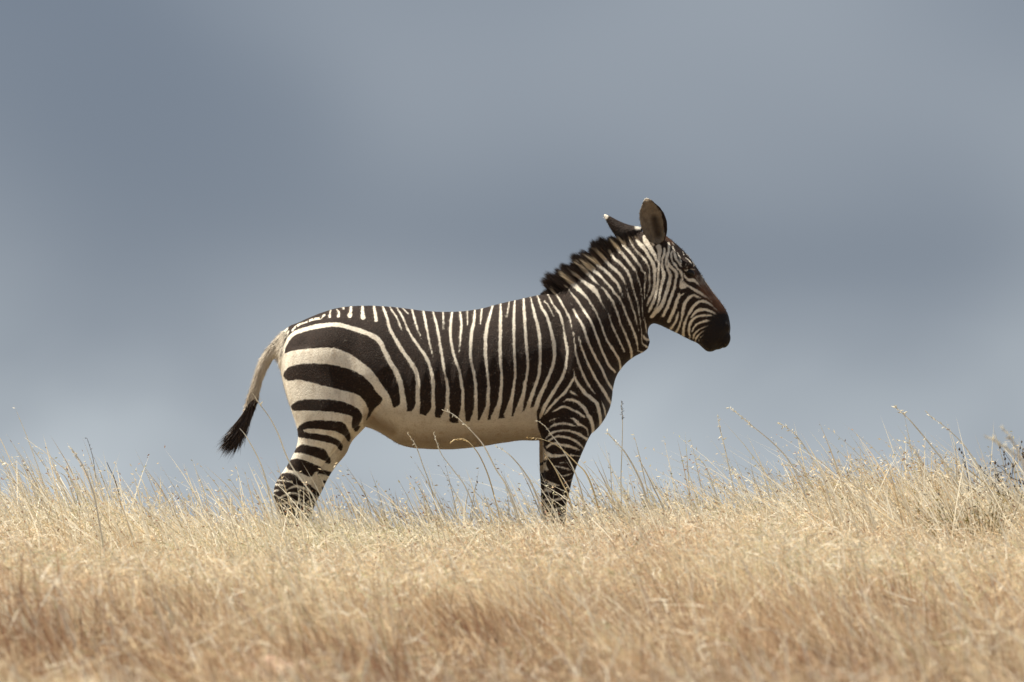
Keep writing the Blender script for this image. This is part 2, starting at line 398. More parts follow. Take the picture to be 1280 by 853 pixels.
def stripe_field(px, py):
    """signed distance in photograph pixels, positive = pale hair"""
    f = np.full(len(px), -6.0)
    MG = 7.0
    for kind, white, P in PREP:
        x0, x1 = P[:, 0].min() - MG, P[:, 0].max() + MG
        y0, y1 = P[:, 1].min() - MG, P[:, 1].max() + MG
        idx = np.nonzero((px > x0) & (px < x1) & (py > y0) & (py < y1))[0]
        if len(idx) == 0: continue
        qx = px[idx]; qy = py[idx]
        if kind == 's':
            d = np.full(len(idx), -50.0)
            mx_ = P[:, 0].mean()
            thin = .47 if mx_ > 806 else (.37 if mx_ > 700 and P[:, 1].mean() < 500 else (.385 if mx_ > 470 and P[:, 1].mean() < 490 else .43))
            less = .0 if (mx_ > 806 or not white) else .28
            for a, b in zip(P[:-1], P[1:]):
                abx, aby = b[0] - a[0], b[1] - a[1]
                l2 = abx * abx + aby * aby + 1e-9
                t = np.clip(((qx - a[0]) * abx + (qy - a[1]) * aby) / l2, 0, 1)
                dist = np.hypot(qx - a[0] - t * abx, qy - a[1] - t * aby)
                d = np.maximum(d, (a[2] + (b[2] - a[2]) * t) * thin - less - dist)
        else:
            inside = np.zeros(len(idx), bool)
            dm = np.full(len(idx), 1e9)
            Q = np.roll(P, -1, axis=0)
            for a, b in zip(P, Q):
                abx, aby = b[0] - a[0], b[1] - a[1]
                l2 = abx * abx + aby * aby + 1e-9
                t = np.clip(((qx - a[0]) * abx + (qy - a[1]) * aby) / l2, 0, 1)
                dm = np.minimum(dm, np.hypot(qx - a[0] - t * abx, qy - a[1] - t * aby))
                c = ((a[1] > qy) != (b[1] > qy)) & (qx < abx * (qy - a[1]) / (aby if abs(aby) > 1e-9 else 1e-9) + a[0])
                inside ^= c
            d = np.where(inside, dm, -dm)
        if white: f[idx] = np.maximum(f[idx], d)
        else: f[idx] = np.minimum(f[idx], -d)
    return np.clip(f, -6, 6)

def in_poly(px, py, P):
    inside = np.zeros(len(px), bool)
    P = np.array(P, float); Q = np.roll(P, -1, axis=0)
    for a, b in zip(P, Q):
        ab = b - a
        c = ((a[1] > py) != (b[1] > py)) & (px < ab[0] * (py - a[1]) / (ab[1] if abs(ab[1]) > 1e-9 else 1e-9) + a[0])
        inside ^= c
    return inside

def seg_soft(px, py, pts, rad):
    """1 on the polyline falling to 0 at rad"""
    P = np.array(pts, float); d = np.full(len(px), 1e9)
    for a, b in zip(P[:-1], P[1:]):
        ab = b - a
        t = np.clip(((px - a[0]) * ab[0] + (py - a[1]) * ab[1]) / (ab @ ab), 0, 1)
        d = np.minimum(d, np.hypot(px - a[0] - t * ab[0], py - a[1] - t * ab[1]))
    s = np.clip(1 - d / rad, 0, 1)
    return s * s * (3 - 2 * s)

# ------------------------------------------------------------------ zebra body
class Soup:
    def __init__(s): s.v = []; s.f = []
    def add(s, V, F):
        b = len(s.v); s.v += [tuple(v) for v in V]; s.f += [tuple(i + b for i in q) for q in F]
    def loft(s, secs, seg=28, sub=4, pear=0.0, n=2.0):
        """secs: (topx, topy, botx, boty, half width m, y centre m)"""
        P = np.array(secs, float); o = []
        for i in range(len(P) - 1):
            p0 = P[max(i - 1, 0)]; p1 = P[i]; p2 = P[i + 1]; p3 = P[min(i + 2, len(P) - 1)]
            for k in range(sub):
                t = k / sub
                o.append(.5 * ((2 * p1) + (p2 - p0) * t + (2 * p0 - 5 * p1 + 4 * p2 - p3) * t * t + (3 * p1 - p0 - 3 * p2 + p3) * t ** 3))
        o.append(P[-1])
        V = []; F = []
        for q in o:
            tx, _, tz = PX(q[0], q[1]); bx, _, bz = PX(q[2], q[3])
            cx, cz = (tx + bx) / 2, (tz + bz) / 2; ax, az = (tx - bx) / 2, (tz - bz) / 2
            for j in range(seg):
                th = 2 * math.pi * j / seg
                c, sn = math.cos(th), math.sin(th)
                c2 = math.copysign(abs(c) ** (2 / n), c); s2 = math.copysign(abs(sn) ** (2 / n), sn)
                V.append((cx + ax * c2, q[5] + max(q[4], .001) * s2 * (1 - pear * c), cz + az * c2))
        m = len(o)
        for i in range(m - 1):
            for j in range(seg):
                a = i * seg + j; b = i * seg + (j + 1) % seg
                F.append((a, b, b + seg, a + seg))
        F.append(tuple(range(seg))[::-1]); F.append(tuple((m - 1) * seg + j for j in range(seg)))
        s.add(V, F)
    def blob(s, px, py, y, rx, rz, ry, tilt=0.0):
        """ellipsoid: rx, rz in pixels, ry in metres"""
        V = []; F = []; nu, nv = 20, 12
        for i in range(nv + 1):
            ph = math.pi * i / nv
            for j in range(nu):
                th = 2 * math.pi * j / nu
                a = rx * math.sin(ph) * math.cos(th); b = rz * math.cos(ph)
                ca, sa = math.cos(tilt), math.sin(tilt)
                X, _, Z = PX(px + a * ca - b * sa, py - (a * sa + b * ca))
                V.append((X, y + ry * math.sin(ph) * math.sin(th), Z))
        for i in range(nv):
            for j in range(nu):
                a = i * nu + j; b = i * nu + (j + 1) % nu
                F.append((a, b, b + nu, a + nu))
        s.add(V, F)
    def mesh(s, name):
        me = bpy.data.meshes.new(name); me.from_pydata(s.v, [], s.f)
        bm = bmesh.new(); bm.from_mesh(me); bmesh.ops.remove_doubles(bm, verts=bm.verts, dist=1e-6)
        bmesh.ops.recalc_face_normals(bm, faces=bm.faces); bm.to_mesh(me); bm.free()
        return me

def remeshed(me, vox, it, fac=.5):
    o = bpy.data.objects.new("tmp", me); COL.objects.link(o)
    r = o.modifiers.new("r", 'REMESH'); r.mode = 'VOXEL'; r.voxel_size = vox
    if it:
        sm = o.modifiers.new("s", 'SMOOTH'); sm.factor = fac; sm.iterations = it
    dg = bpy.context.evaluated_depsgraph_get(); dg.update()
    res = bpy.data.meshes.new_from_object(o.evaluated_get(dg))
    bpy.data.objects.remove(o)
    return res

def build_zebra_mesh():
    s = Soup()
    # barrel
    s.loft([(347,432,350,462,.04,0),(352,421,356,490,.085,0),(362,410,364,512,.125,0),(380,400.5,380,522,.163,0),(400,391.5,400,527,.19,0),(425,384,425,529,.22,0),(450,382.5,450,532,.242,0),
            (475,383,475,541.5,.255,0),(500,385,500,556,.262,0),(530,389,530,561.5,.27,0),(565,390.5,565,562.5,.275,0),(600,387,600,558.5,.268,0),(635,378,635,552.5,.25,0),
            (665,371.5,665,551,.225,0),(690,367,690,551,.205,0),(715,372,712,552,.19,0),(735,393,731,547,.175,0),(750,418,746,537,.15,0),(760,446,757,522,.11,0),(766,470,764,505,.05,0)],
           seg=36, pear=.10, n=2.15)
    # neck
    s.loft([(660,378,735,535,.17,0),(676,370.5,752,520,.165,0),(692,366.5,764.5,492,.145,0),(712,352,772,468,.118,0),(735,334,786,452,.10,0),(757,316,799,443,.088,0),
            (775,301,807,425,.082,0),(792,291,811,408,.080,0),(808,288,816,402,.078,0)], seg=28, pear=.18, n=2.05)
    # head
    s.loft([(794,292,800,385,.06,0),(806,288,806,398,.075,0),(826,290.5,813,402.5,.083,0),(838,298,822,405.5,.09,0),(850,309,833,410.5,.094,0),(862,321.5,846,417,.092,0),(872,335.5,856,422.5,.083,0),
            (881,350,864,426.5,.070,0),(893,367,871,429.5,.058,0),(904,381,874.5,431.5,.052,0),(911,393,876.5,434,.054,0),(913.3,404,879,437.5,.056,0),(913.5,414,885,438.5,.050,0),(911.5,423,892,436,.038,0),(906,430,898,433.5,.018,0)],
           seg=28, pear=-.04, n=2.25)
    for sy in (-1, 1):
        s.blob(834, 376, sy * .052, 24, 26, .042, .5)         # cheek
        s.blob(859, 335, sy * .070, 11, 8, .026, -.8)          # brow
        s.blob(901, 412, sy * .036, 10, 10, .026)              # nostril side
        s.blob(712, 470, sy * .125, 34, 78, .085, -.28)        # shoulder
        s.blob(432, 458, sy * .118, 56, 60, .118, .2)          # haunch
        s.blob(390, 456, sy * .085, 34, 44, .085, 0)            # buttock
    s.blob(806, 429, 0, 7.5, 12, .028, -.1)                    # dewlap
    s.blob(799, 438, 0, 9, 6, .03, .6)
    # hind legs
    def hind(y, dx, front):
        S_ = []
        for (a, b, py, hw, yy) in [(360,474,440,.085,.85),(357,480,470,.098,.9),(358.5,476,495,.100,.95),(364,465,515,.094,1.0),(369.5,453,532,.084,1.02),(373,434,549,.066,1.02),(369,426,565,.055,1.02),
                              (360,413,582,.047,1.0),(349.5,403,598,.043,1.0),(342.5,396,612,.042,1.0),(343,388,626,.040,1.0),(347,381,646,.034,1.0),(350,377,672,.029,1.0),(352,376,700,.028,1.0),
                              (350,379,722,.033,1.0),(353,379,740,.030,1.0),(354,384,754,.034,1.0),(354,392,771.5,.040,1.0)]:
            g = front * np.clip((py - 520) / 60, 0, 1); d = dx * np.clip((py - 500) / 60, 0, 1)
            S_.append((a + d, py, b + g + d, py, hw, y * yy))
        s.loft(S_, seg=24, n=2.1)
    hind(-.135, 0, -5); hind(.135, 6, 1)
    def fore(y, dx):
        S_ = []
        for (a, b, py, hw, yy) in [(700,752,470,.06,.8),(690,757,500,.085,.85),(682,753,525,.085,.92),(677,738,546,.072,1),(677.5,727,570,.058,1),(678.5,718,595,.050,1),(680,712.5,618,.044,1),
                              (681,708.5,636,.041,1),(682,707.5,652,.042,1),(684,704,670,.033,1),(686,702,698,.027,1),(684.5,704,724,.032,1),(687,705,742,.029,1),(686,710,755,.034,1),(684,716,771.5,.040,1)]:
            d = dx * np.clip((py - 520) / 40, 0, 1)
            S_.append((a + d, py, b + d, py, hw, y * yy))
        s.loft(S_, seg=24, n=2.1)
    fore(-.115, 0); fore(.115, -4)
    # tail dock
    s.loft([(368,404,366,414,.03,0),(356,412,360,424,.026,0),(345,421.5,352,437,.024,0),(333,434.5,342,451,.024,0),(323,451,333.5,467,.022,0),(317,468,328,482,.019,0),(311,487,325,499,.017,0),(306,503,321,515,.015,0),(301,516,313,526,.011,0)],
           seg=16, n=2.0)
    coarse = remeshed(s.mesh("coarse"), .0095, 16)
    # second pass: thin features
    s2 = Soup()
    vv = np.zeros(len(coarse.vertices) * 3); coarse.vertices.foreach_get('co', vv)
    s2.v = [tuple(v) for v in vv.reshape(-1, 3)]
    s2.f = [tuple(p.vertices) for p in coarse.polygons]
    # near ear: an open cup turned to the side
    def ear(sy, axis, wid, depth, ys, thick, side):
        nv, nu = 18, 14; A = resample([(a[0], a[1], 0) for a in axis])
        ts = np.linspace(0, 1, len(A)); tv = np.linspace(0, 1, nv)
        ax = np.interp(tv, ts, A[:, 0]); ay = np.interp(tv, ts, A[:, 1])
        wd = np.interp(tv, np.linspace(0, 1, len(wid)), wid); dp = np.interp(tv, np.linspace(0, 1, len(depth)), depth)
        yy = np.interp(tv, np.linspace(0, 1, len(ys)), ys)
        V = []; F = []
        for layer in (0, 1):
            for i in range(nv):
                for j in range(nu):
                    u = -1 + 2 * j / (nu - 1)
                    x, _, z = PX(ax[i] + side[0] * wd[i] * u * (1 if layer == 0 else 1.06), ay[i] + side[1] * wd[i] * u)
                    V.append((x, sy * (yy[i] - dp[i] * (1 - u * u) - (thick if layer else 0)), z))
        k = nv * nu
        for i in range(nv - 1):
            for j in range(nu - 1):
                a = i * nu + j
                F.append((a, a + 1, a + nu + 1, a + nu)); F.append((a + k, a + nu + k, a + nu + 1 + k, a + 1 + k))
        rim = [j for j in range(nu)] + [i * nu + nu - 1 for i in range(1, nv)] + [(nv - 1) * nu + j for j in range(nu - 2, -1, -1)] + [i * nu for i in range(nv - 2, 0, -1)]
        for a, b in zip(rim, rim[1:] + rim[:1]):
            F.append((a, a + k, b + k, b))
        s2.add(V, F)
    ear(-1, [(823,306),(820,294),(816,278),(811,262),(807.5,249.5)], [6,11,14.5,16,15.5,12.5,7,1.2], [.02,.036,.042,.042,.036,.026,.014,.004], [.072,.092,.104,.112,.116], .010, (.97, -.24))
    # far ear laid back, its outer side towards us
    s2.loft([(804,282,800,304,.016,.062),(795,280.5,786,303,.030,.072),(785,278,775,299,.030,.078),(774,273.5,767,289,.025,.084),(764,268,761.5,280,.018,.088),(757,264.8,757.5,272,.011,.09),(754.5,264.5,755.5,268,.005,.09)], seg=18, n=2.0)
    # lips and chin
    for sy in (-1, 1):
        s2.blob(907, 408, sy * .040, 4.0, 7.0, .015, .5)      # nostril rim
        s2.blob(905.5, 424.5, sy * .020, 7.5, 10.5, .026, -.25)
    s2.blob(888.5, 431.5, 0, 10, 8.2, .036, .35)
    s2.blob(897.5, 429.5, 0, 9, 7.5, .032, .3)
    fine = remeshed(s2.mesh("zebra_body"), .0046, 3)
    return fine

def body_relief(me):
    """muscle, ribs and skin folds as small displacements along the normal"""
    n = len(me.vertices)
    co = np.zeros(n * 3); me.vertices.foreach_get('co', co); co = co.reshape(-1, 3)
    no = np.zeros(n * 3); me.vertices.foreach_get('normal', no); no = no.reshape(-1, 3)
    px = co[:, 0] / S + 640.0; py = GY - (co[:, 2] + .066 * np.abs(co[:, 1])) / S
    side = np.abs(no[:, 1])
    d = .006 * (vnoise(px / 46.0, py / 46.0, 41) - .5) + .003 * (vnoise(px / 17.0, py / 21.0, 42) - .5)
    rib = np.sin((px + (py - 470) * .12) / 13.5 * 2 * math.pi) * seg_soft(px, py, [(545, 480), (640, 475)], 60)
    d = d + .0016 * rib
    for pts, rad, amp in (([(478, 505), (462, 528), (450, 540)], 9, -.007), ([(486, 470), (472, 515)], 14, -.006), ([(674, 520), (682, 545)], 8, -.007), ([(690, 400), (706, 440), (700, 500)], 12, -.005),
                          ([(730, 440), (742, 500), (732, 540)], 11, -.005), ([(802, 320), (806, 380), (810, 402)], 7, -.005), ([(745, 372), (768, 420)], 14, -.004), ([(437, 400), (470, 440), (478, 480)], 18, -.003),
                          ([(356, 440), (362, 500)], 6, .004), ([(862, 372), (884, 392)], 7, .003), ([(845, 392), (868, 410)], 7, -.003), ([(400, 560), (388, 600)], 8, -.005), ([(695, 560), (700, 620)], 7, .003)):
        d = d + amp * seg_soft(px, py, pts, rad) * side
    head = np.clip((px - 800) / 20, 0, 1); ears = py < 306
    d = d * np.where(ears & (px > 750), 0, 1) * (1 - .55 * head)
    co = co + no * d[:, None]
    me.vertices.foreach_set('co', np.ascontiguousarray(co.ravel(), dtype=np.float32)); me.update()

def coat_material():
    m, N, L = new_mat("zebra_coat")
    o = N('ShaderNodeOutputMaterial'); b = N('ShaderNodeBsdfPrincipled')
    def at(n):
        a = N('ShaderNodeAttribute'); a.attribute_name = n; return a.outputs['Fac']
    tcn = N('ShaderNodeTexCoord')
    mp = N('ShaderNodeMapping'); mp.inputs['Scale'].default_value = (210, 210, 120); mp.inputs['Rotation'].default_value = (0, .5, 0)
    L(tcn.outputs['Object'], mp.inputs['Vector'])
    nz = N('ShaderNodeTexNoise'); nz.inputs['Scale'].default_value = 1.0; nz.inputs['Detail'].default_value = 4; nz.inputs['Roughness'].default_value = .65
    L(mp.outputs[0], nz.inputs['Vector'])
    def math_(op, a, b_=None, c=None):
        n = N('ShaderNodeMath'); n.operation = op
        for k, v in enumerate((a, b_, c)):
            if v is None: continue
            if isinstance(v, (int, float)): n.inputs[k].default_value = v
            else: L(v, n.inputs[k])
        return n.outputs[0]
    nw = N('ShaderNodeTexNoise'); nw.inputs['Scale'].default_value = 55; nw.inputs['Detail'].default_value = 2
    L(tcn.outputs['Object'], nw.inputs['Vector'])
    jit = math_('ADD', math_('MULTIPLY_ADD', nz.outputs['Fac'], 3.2, -1.6), math_('MULTIPLY_ADD', nw.outputs['Fac'], 2.0, -1.0))
    near = math_('MAXIMUM', math_('SUBTRACT', 1.0, math_('MULTIPLY', math_('ABSOLUTE', at('stripe')), .52)), 0.0)
    f = math_('ADD', math_('ADD', at('stripe'), -.2), math_('MULTIPLY', jit, near))
    mrg = N('ShaderNodeMapRange'); mrg.interpolation_type = 'SMOOTHSTEP'
    mrg.inputs['From Min'].default_value = -.75; mrg.inputs['From Max'].default_value = .75
    L(f, mrg.inputs['Value'])
    def mix(fac, c1, c2):
        n = N('ShaderNodeMixRGB')
        for k, v in ((0, fac), (1, c1), (2, c2)):
            if isinstance(v, tuple): n.inputs[k].default_value = (*v, 1)
            elif isinstance(v, (int, float)): n.inputs[k].default_value = v
            else: L(v, n.inputs[k])
        return n.outputs[0]
    nb = N('ShaderNodeTexNoise'); nb.inputs['Scale'].default_value = 9.0; nb.inputs['Detail'].default_value = 3
    L(tcn.outputs['Object'], nb.inputs['Vector'])
    fine = N('ShaderNodeTexNoise'); fine.inputs['Scale'].default_value = 190; fine.inputs['Detail'].default_value = 3
    L(tcn.outputs['Object'], fine.inputs['Vector'])
    gr = N('ShaderNodeMapRange'); gr.inputs['From Min'].default_value = .48; gr.inputs['From Max'].default_value = .75
    gr.inputs['To Max'].default_value = .5
    L(fine.outputs['Fac'], gr.inputs['Value']); grain = gr.outputs[0]
    pale = mix(nb.outputs['Fac'], (.83, .77, .66), (.76, .69, .575))
    pale = mix(grain, pale, (.34, .27, .19))
    st = N('ShaderNodeTexNoise'); st.inputs['Scale'].default_value = 1.0; st.inputs['Detail'].default_value = 4
    mps = N('ShaderNodeMapping'); mps.inputs['Scale'].default_value = (45, 45, 16); mps.inputs['Rotation'].default_value = (0, .35, 0)
    L(tcn.outputs['Object'], mps.inputs['Vector']); L(mps.outputs[0], st.inputs['Vector'])
    sr = N('ShaderNodeMapRange'); sr.inputs['From Min'].default_value = .50; sr.inputs['From Max'].default_value = .78; sr.inputs['To Max'].default_value = .55
    L(st.outputs['Fac'], sr.inputs['Value'])
    pale = mix(sr.outputs[0], pale, (.40, .30, .21))
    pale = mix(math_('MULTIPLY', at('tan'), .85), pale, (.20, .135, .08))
    dark = mix(nb.outputs['Fac'], (.013, .0078, .0058), (.024, .0140, .0098))
    dark = mix(grain, dark, (.078, .043, .027))
    c = mix(mrg.outputs[0], dark, pale)
    c = mix(at('rust'), c, (.13, .060, .032))
    ei = mix(grain, (.36, .30, .23), (.12, .09, .065))
    c = mix(at('earin'), c, mix(nw.outputs['Fac'], (.10, .078, .058), ei))
    c = mix(at('eartip'), c, (.82, .76, .66))
    c = mix(at('black'), c, (.016, .0115, .010))
    rg = N('ShaderNodeMapRange'); rg.inputs['To Min'].default_value = .62; rg.inputs['To Max'].default_value = .52
    L(at('black'), rg.inputs['Value']); L(rg.outputs[0], b.inputs['Roughness'])
    L(c, b.inputs['Base Color'])
    b.inputs['Specular IOR Level'].default_value = .14
    bp = N('ShaderNodeBump'); bp.inputs['Strength'].default_value = .9; bp.inputs['Distance'].default_value = .006
    L(nz.outputs['Fac'], bp.inputs['Height']); L(bp.outputs[0], b.inputs['Normal'])
    L(b.outputs[0], o.inputs['Surface'])
    return m
COAT = coat_material()

NEAR_EAR = [(805,247),(799,262),(798.5,275),(802,286),(808,297),(815,303.5),(823,305.5),(829,301),(831,295),(829,280),(826,265),(818,255),(811,247)]
FAR_EAR = [(752,262),(752,272),(766,291),(772,293),(790,293),(803,293),(803,278),(785,272),(770,266)]

def coat_attributes(me, hair=False):
    n = len(me.vertices)
    co = np.zeros(n * 3); me.vertices.foreach_get('co', co); co = co.reshape(-1, 3)
    px = co[:, 0] / S + 640.0
    py = GY - (co[:, 2] + 0.066 * np.abs(co[:, 1])) / S
    f = stripe_field(px, py)
    no = np.zeros(n * 3); me.vertices.foreach_get('normal', no); no = no.reshape(-1, 3)
    rust = .85 * seg_soft(px, py, [(880, 362), (895, 376), (906, 392), (908, 402)], 14)
    rust = np.maximum(rust, .40 * seg_soft(px, py, [(866, 340), (880, 358), (896, 376)], 7))
    for k in range(4):                                        # fine lines along the nose bridge
        o_ = k * 2.3
        ln = seg_soft(px, py, [(868.5 + o_, 345 - o_ * .2), (880 + o_, 361 - o_ * .2), (890 + o_, 376 - o_ * .3)], 1.0)
        f = np.maximum(f, ln * .9 - .75 + .25 * (ln > .3)) if not hair else f
    rust = np.maximum(rust, .5 * seg_soft(px, py, [(832, 296), (840, 303)], 5))
    black = np.clip((seg_soft(px, py, [(902, 408), (893, 425)], 30) - .22) / .28, 0, 1)
    black = np.where(in_poly(px, py, [(872, 433), (893, 409), (898, 398), (910, 393), (925, 396), (925, 450), (872, 450)]), np.maximum(black, np.clip(.35 + (px - 884) / 14, .35, .95) * np.clip(.35 + (py - 395) / 16, 0, 1)), black * (px > 868))
    black = np.maximum(black, seg_soft(px, py, [(904, 404), (907, 414)], 8))
    black = np.maximum(black, (py > 757) * .7)
    tan = (.45 * np.clip((py - 500) / 14, 0, 1) + .50 * np.clip((py - 530) / 22, 0, 1)) * ((px > 470) & (px < 678) & (py < 575))  # brown belly fur, deepened so the underside's shade is in the colour
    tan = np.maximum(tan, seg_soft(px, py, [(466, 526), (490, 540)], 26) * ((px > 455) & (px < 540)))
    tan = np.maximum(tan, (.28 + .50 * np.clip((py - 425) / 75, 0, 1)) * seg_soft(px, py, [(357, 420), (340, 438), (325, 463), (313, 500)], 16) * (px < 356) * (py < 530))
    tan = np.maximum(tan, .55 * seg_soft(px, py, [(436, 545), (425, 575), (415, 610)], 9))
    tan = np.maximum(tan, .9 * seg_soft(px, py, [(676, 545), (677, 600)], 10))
    tan = np.maximum(tan, .35 * seg_soft(px, py, [(823, 312), (826, 305)], 8))
    ne = in_poly(px, py, NEAR_EAR) & (co[:, 1] < -.045)
    pyr = GY - co[:, 2] / S
    fe = in_poly(px, pyr, FAR_EAR) & (co[:, 1] > .02)
    f = np.where(fe | ne, -3.0, f)
    d_edge = np.clip((.97 * (px - 816) - .24 * (py - 278)), -30, 30)
    earin = np.where(ne & (no[:, 1] < -.35), .9, 0.0)
    earin = earin * np.clip(1.15 - 1.0 * seg_soft(px, py, [(818, 274), (822, 293)], 10), .05, 1)
    tip = np.clip((5.5 - np.hypot(px - 807.5, py - 247.5)) / 2.5, 0, 1) * (co[:, 1] < -.03)
    tip = np.maximum(tip, np.clip((7 - np.hypot(px - 755, pyr - 266.5)) / 2, 0, 1) * (co[:, 1] > .02))
    tip = np.maximum(tip, .8 * np.clip((5 - np.hypot(px - 798, pyr - 282.5)) / 2.5, 0, 1) * (co[:, 1] > .02))
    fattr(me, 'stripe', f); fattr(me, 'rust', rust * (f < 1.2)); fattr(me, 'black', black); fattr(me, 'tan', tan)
    fattr(me, 'earin', earin); fattr(me, 'eartip', tip)
    return co, px, py, no

zebra = bpy.data.objects.new("zebra", None)
COL.objects.link(zebra)
tag(zebra, "striped zebra with brown muzzle standing side-on in the dry grass, head to the right", "zebra")
zme = build_zebra_mesh()
body_relief(zme)
zco, zpx, zpy, zno = coat_attributes(zme)
smooth_all(zme)
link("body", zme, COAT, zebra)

def dark_hair_material():
    m, N, L = new_mat("zebra_hair")
    o = N('ShaderNodeOutputMaterial'); b = N('ShaderNodeBsdfPrincipled')
    a = N('ShaderNodeAttribute'); a.attribute_name = 'stripe'
    v = N('ShaderNodeAttribute'); v.attribute_name = 'vary'
    mr = N('ShaderNodeMapRange'); mr.inputs['From Min'].default_value = -.9; mr.inputs['From Max'].default_value = 1.2
    L(a.outputs['Fac'], mr.inputs['Value'])
    d = N('ShaderNodeMixRGB'); d.inputs[1].default_value = (.013, .009, .0075, 1); d.inputs[2].default_value = (.055, .034, .025, 1)
    L(v.outputs['Fac'], d.inputs[0])
    p = N('ShaderNodeMixRGB'); p.inputs[1].default_value = (.80, .68, .48, 1); p.inputs[2].default_value = (.62, .53, .42, 1)
    L(v.outputs['Fac'], p.inputs[0])
    c = N('ShaderNodeMixRGB'); L(mr.outputs[0], c.inputs[0]); L(d.outputs[0], c.inputs[1]); L(p.outputs[0], c.inputs[2])
    L(c.outputs[0], b.inputs['Base Color'])
    b.inputs['Roughness'].default_value = .5
    b.inputs['Specular IOR Level'].default_value = .35
    L(b.outputs[0], o.inputs['Surface'])
    return m
HAIR = dark_hair_material()

def strands(root, dirs, length, width, bend, nseg=3, stripe=None, seed=0, face=None):
    """flat tapering hairs; root, dirs, bend (n,3)"""
    n = len(root)
    r = np.random.default_rng(seed)
    side = np.cross(dirs, r.normal(size=(n, 3)) if face is None else face + .25 * r.normal(size=(n, 3)))
    side /= np.linalg.norm(side, axis=1)[:, None] + 1e-9
    rows = []
    for k in range(nseg + 1):
        t = k / nseg
        p = root + dirs * (length * t)[:, None] + bend * (length * t * t)[:, None]
        if k < nseg:
            wv = side * (width * (1 - .75 * t))[:, None] * .5
            rows += [p - wv, p + wv]
        else:
            rows += [p]
    nv = 2 * nseg + 1
    V = np.stack(rows, 1).reshape(-1, 3)
    base = (np.arange(n) * nv)[:, None]
    loops = []; tot = []
    pat = []
    for k in range(nseg - 1):
        pat += [2 * k, 2 * k + 1, 2 * k + 3, 2 * k + 2]; tot += [4]
    pat += [2 * nseg - 2, 2 * nseg - 1, 2 * nseg]; tot += [3]
    loops = (base + np.array(pat)[None, :]).ravel()
    return V, loops, np.tile(np.array(tot), n), nv

def build_mane():
    r = np.random.default_rng(3)
    n = 13000
    crest = np.array([(672,372),(690,367),(712,352),(735,334),(757,316),(775,302),(790,293),(800,290)], float)
    cl = np.concatenate([[0], np.cumsum(np.hypot(*np.diff(crest, axis=0).T))])
    u = r.random(n) * cl[-1]
    cx = np.interp(u, cl, crest[:, 0]); cy = np.interp(u, cl, crest[:, 1])
    # length along the crest, in pixels: short at the withers, stepped clumps, shorter at the poll
    key = [(672,2),(682,6),(694,9),(699,15),(704,22),(712,24),(722,24),(735,22),(752,18),(757,21),(764,19),(770,14),(777,9),(786,6),(800,4)]
    ln = np.interp(cx, [k[0] for k in key], [k[1] for k in key])
    clump = np.floor((u + r.normal(size=n) * .8 + 4) / 6.0); cr = np.random.default_rng(9).random(80)[clump.astype(int)]
    cdx = np.random.default_rng(19).normal(size=80)[clump.astype(int)]
    ln = ln * (.52 + .40 * cr + .38 * r.random(n))
    yoff = r.normal(size=n) * .015
    du = (u + 4) - (clump + .5) * 6.0                       # place inside its lock: tips gather into points
    cdir = np.stack([np.gradient(np.interp(cl[-1] * np.linspace(0, 1, 50), cl, crest[:, 0])), np.gradient(np.interp(cl[-1] * np.linspace(0, 1, 50), cl, crest[:, 1]))], 1)
    cdir = cdir / np.linalg.norm(cdir, axis=1)[:, None]; cd_ = cdir[np.clip((u / cl[-1] * 49).astype(int), 0, 49)]
    root = np.stack([(cx - 640) * S, yoff, (GY - cy - 5 - np.abs(yoff) / S * .55) * S], 1)
    ang = np.interp(cx, [672, 700, 740, 775, 800], [160, 148, 138, 120, 106]) + cdx * 6 + r.normal(size=n) * 4
    a = np.radians(ang)
    d = np.stack([np.cos(a), r.normal(size=n) * .10 + yoff * 7, np.sin(a)], 1)
    d /= np.linalg.norm(d, axis=1)[:, None]
    length = (ln + 5) * S
    bend = np.stack([-.06 + .04 * r.normal(size=n), .04 * r.normal(size=n), .02 * r.normal(size=n)], 1)
    gath = np.clip(-.55 * du / (ln + 5), -.6, .6)
    bend[:, 0] += cd_[:, 0] * gath; bend[:, 2] -= cd_[:, 1] * gath
    V, lo, to, nv = strands(root, d, length, .0018 + .0016 * r.random(n), bend, 4, seed=4)
    me = mesh_np("mane", V, lo, to)
    rt = np.repeat(root, nv, axis=0); E_ = rt + .55 * (V - rt)
    px = E_[:, 0] / S + 640; py = GY - E_[:, 2] / S
    f = stripe_field(px, py)
    t = np.tile(np.array([0, 0, 1, 1, 2, 2, 3, 3, 4]) / 4.0, n)
    f = f + .8 - 4.5 * np.clip(t - .62, 0, 1) - np.repeat(r.random(n), nv) * .9
    fattr(me, 'stripe', f); fattr(me, 'vary', np.repeat(r.random(n), nv))
    o = link("mane", me, HAIR, zebra)

